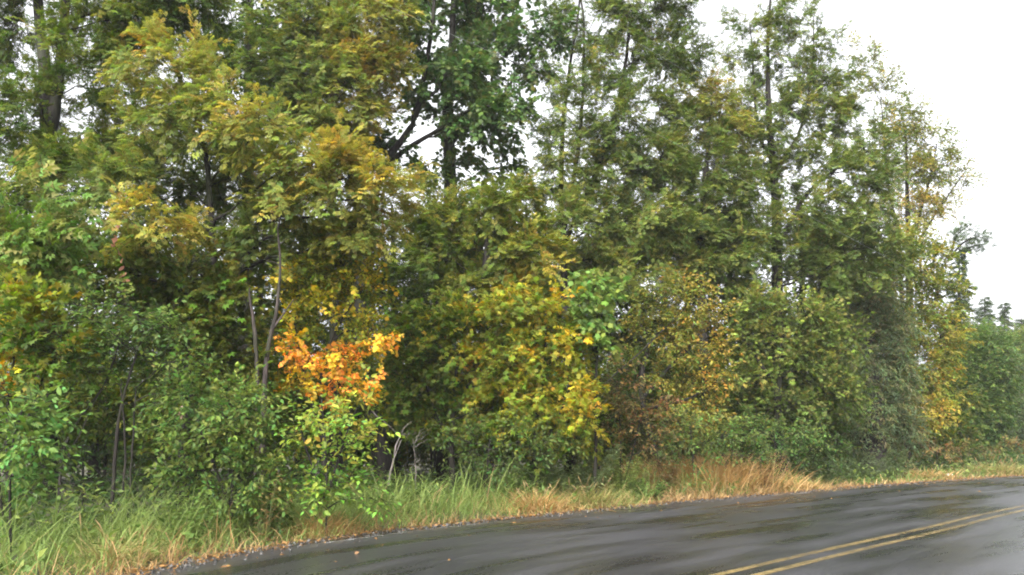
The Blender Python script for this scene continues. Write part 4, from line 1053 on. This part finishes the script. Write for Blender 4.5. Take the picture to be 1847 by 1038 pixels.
def litter():
    g = np.random.default_rng(3); B = G(1713, 861); root = empty('paper_litter', B); tag(root, 'crumpled white paper litter at the far road edge', 'litter')
    def crumple(n, r, sq):
        th, ph = np.meshgrid(np.linspace(0, 2 * np.pi, n, endpoint=False), np.linspace(.15, np.pi - .15, n // 2), indexing='ij')
        rr = r * g.uniform(.6, 1.15, th.shape)
        V = np.stack([rr * np.sin(ph) * np.cos(th) * 1.5, rr * np.sin(ph) * np.sin(th), rr * np.cos(ph) * sq], axis=-1).reshape(-1, 3)
        h = n // 2; i = np.arange(n * h).reshape(n, h); nx = np.roll(i, -1, axis=0)
        return V, np.stack([i[:, :-1], i[:, 1:], nx[:, 1:], nx[:, :-1]], axis=-1).reshape(-1, 4)
    m, nn, l = new_mat('white_paper'); pb = nn.new('ShaderNodeBsdfPrincipled'); pb.inputs['Base Color'].default_value = (.75, .75, .75, 1); pb.inputs['Roughness'].default_value = .6
    no = nn.new('ShaderNodeTexNoise'); no.inputs['Scale'].default_value = 30; bp = nn.new('ShaderNodeBump'); bp.inputs['Strength'].default_value = .4
    out = nn.new('ShaderNodeOutputMaterial'); l.new(no.outputs[0], bp.inputs['Height']); l.new(bp.outputs[0], pb.inputs['Normal']); l.new(pb.outputs[0], out.inputs[0])
    V, T = crumple(12, .085, .6); V[:, 2] += .06; obj('wad', mesh_from('wad', V, T, m), root)
    V, T = crumple(10, .05, .4); V += np.array([-.2, .05, .04]); obj('torn_scrap', mesh_from('torn_scrap', V, T, m), root)
litter()

g = np.random.default_rng(77)
n = 11000
s = g.uniform(s_of(250, 1030) - 6, ES[-1] * .5, n); o = g.normal(-.05, .16, n) - np.where(g.random(n) < .06, g.exponential(.5, n), 0)
xy = on_verge(s, o); z = np.where(o < 0, .036 + .002, .012) + g.uniform(0, .02, n) + np.where(o < 0, .012 * np.minimum(-o, 3), 0)
f = np.column_stack([g.normal(size=(n, 2)), g.normal(0, .15, n)])
col = mixc(np.tile(np.array([.16, .085, .035]), (n, 1)), np.tile(np.array([.36, .2, .07]), (n, 1)), g.random(n) ** 1.5)
V, T, C = leaf_mesh_arrays('kite', np.column_stack([xy, z]), frames(f, np.array([0, 0, 1.]) + g.normal(0, .35, (n, 3))), g.uniform(.012, .075, n), col)
ll = obj('leaf_litter', mesh_from('leaf_litter', V, T, M_WETLEAF, C)); tag(ll, 'fallen brown leaves and straw bits along the road edge', 'leaf litter', kind='stuff')

# gravel and broken asphalt crumbs along the road edge
n = 7000
s = g.uniform(s_of(250, 1030) - 6, ES[-1] * .45, n); o = np.clip(g.normal(-.12, .17, n), -.8, .25)
xy = on_verge(s, o); sz = g.uniform(.006, .02, n) * np.where(g.random(n) < .05, 1.7, 1)
OV = np.array([(1, 0, 0), (-1, 0, 0), (0, 1, 0), (0, -1, 0), (0, 0, 1), (0, 0, -1)], float); OT = np.array([(0, 2, 4), (2, 1, 4), (1, 3, 4), (3, 0, 4), (2, 0, 5), (1, 2, 5), (3, 1, 5), (0, 3, 5)])
V = OV[None] * (sz[:, None, None] * g.uniform(.6, 1.3, (n, 1, 3))) + np.column_stack([xy, np.where(o < 0, .034, .008) + .012 * np.minimum(np.maximum(-o, 0), 1)])[:, None]
T = OT[None] + (np.arange(n) * 6)[:, None, None]
C = np.repeat(g.uniform(.02, .16, (n, 1)) * np.array([1, .95, .88]), 6, axis=0)
gv = obj('gravel', mesh_from('gravel', V.reshape(-1, 3), T.reshape(-1, 3), M_GRASS, C)); tag(gv, 'loose gravel and asphalt crumbs along the road edge', 'gravel', kind='stuff')

# low dark herbs on the forest floor
n = 60000
s = g.uniform(s_of(250, 1030) - 9, ES[-1] * .55, n); o = 3.0 + 9 * g.random(n) ** 1.3
xy = on_verge(s, o); cl = value_noise(s * .8, o * .8, 8)
kp = g.random(n) < np.clip(cl * 1.5 - .15, 0, 1); s, o, xy, cl = s[kp], o[kp], xy[kp], cl[kp]; n = len(s)
z = g.random(n) ** 1.3 * (.15 + .7 * cl)
f = np.column_stack([g.normal(size=(n, 2)), g.normal(.1, .4, n)])
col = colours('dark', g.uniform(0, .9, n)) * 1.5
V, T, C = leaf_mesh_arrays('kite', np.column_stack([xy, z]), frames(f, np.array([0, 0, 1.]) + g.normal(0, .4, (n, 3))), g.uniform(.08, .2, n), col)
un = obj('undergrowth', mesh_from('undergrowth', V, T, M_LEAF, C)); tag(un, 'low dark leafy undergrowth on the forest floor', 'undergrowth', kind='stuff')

n = 26000
s = g.uniform(s_of(250, 1030) - 9, ES[-1] * .5, n); o = .35 + 3.6 * g.random(n)
xy = on_verge(s, o); cl = value_noise(s * 1.7 + 9, o * 1.7, 12)
kp = (cl > .52) & (g.random(n) < np.clip(13 / np.hypot(xy[:, 0], xy[:, 1]), 0, 1)); s, o, xy, cl = s[kp], o[kp], xy[kp], cl[kp]; n = len(s)
z = g.random(n) * np.clip(.15 + .25 * o, 0, .6) * (.5 + cl)
f = np.column_stack([g.normal(size=(n, 2)), g.normal(.1, .5, n)])
col = colours('cool', g.uniform(.1, .7, n)) * g.uniform(.7, 1.2, (n, 1))
V, T, C = leaf_mesh_arrays('kite', np.column_stack([xy, z]), frames(f, np.array([0, 0, 1.]) + g.normal(0, .4, (n, 3))), g.uniform(.05, .14, n), col)
hb = obj('verge_herbs', mesh_from('verge_herbs', V, T, M_LEAF, C)); tag(hb, 'low broad-leaved herbs growing through the verge grass', 'ground cover', kind='stuff')

def cable(label, px):
    pts = np.array([P(a, b, y) for a, b, y in px])
    d = pts[-1] - pts[-2]; e = pts[0] - pts[1]
    p = resample(np.vstack([pts[0] + e * 1.5 * 12 / np.linalg.norm(e), pts, pts[-1] + d / np.linalg.norm(d) * 25]), 40)
    V, T = tubes(p[None], np.full((1, 40), .002), 6)
    m = M_CABLE
    o = obj('overhead_cable', mesh_from('overhead_cable', V, T, m, smooth=True)); tag(o, label, 'cable', 'overhead cables')
mC, nC, lC = new_mat('weathered_cable'); M_CABLE = mC
pbc = nC.new('ShaderNodeBsdfPrincipled'); pbc.inputs['Base Color'].default_value = (.2, .2, .21, 1); pbc.inputs['Roughness'].default_value = .5
oc = nC.new('ShaderNodeOutputMaterial'); lC.new(pbc.outputs[0], oc.inputs[0])
cable('lower thin grey overhead cable crossing in front of the dark maple', [(780, 47, 11.2), (930, 114, 12.2), (1200, 250, 14.6), (1475, 398, 18)])
cable('upper thin grey overhead cable crossing in front of the tallest ash', [(1040, 12, 12.6), (1195, 104, 14.2), (1340, 192, 16), (1425, 250, 17.4)])
#@END
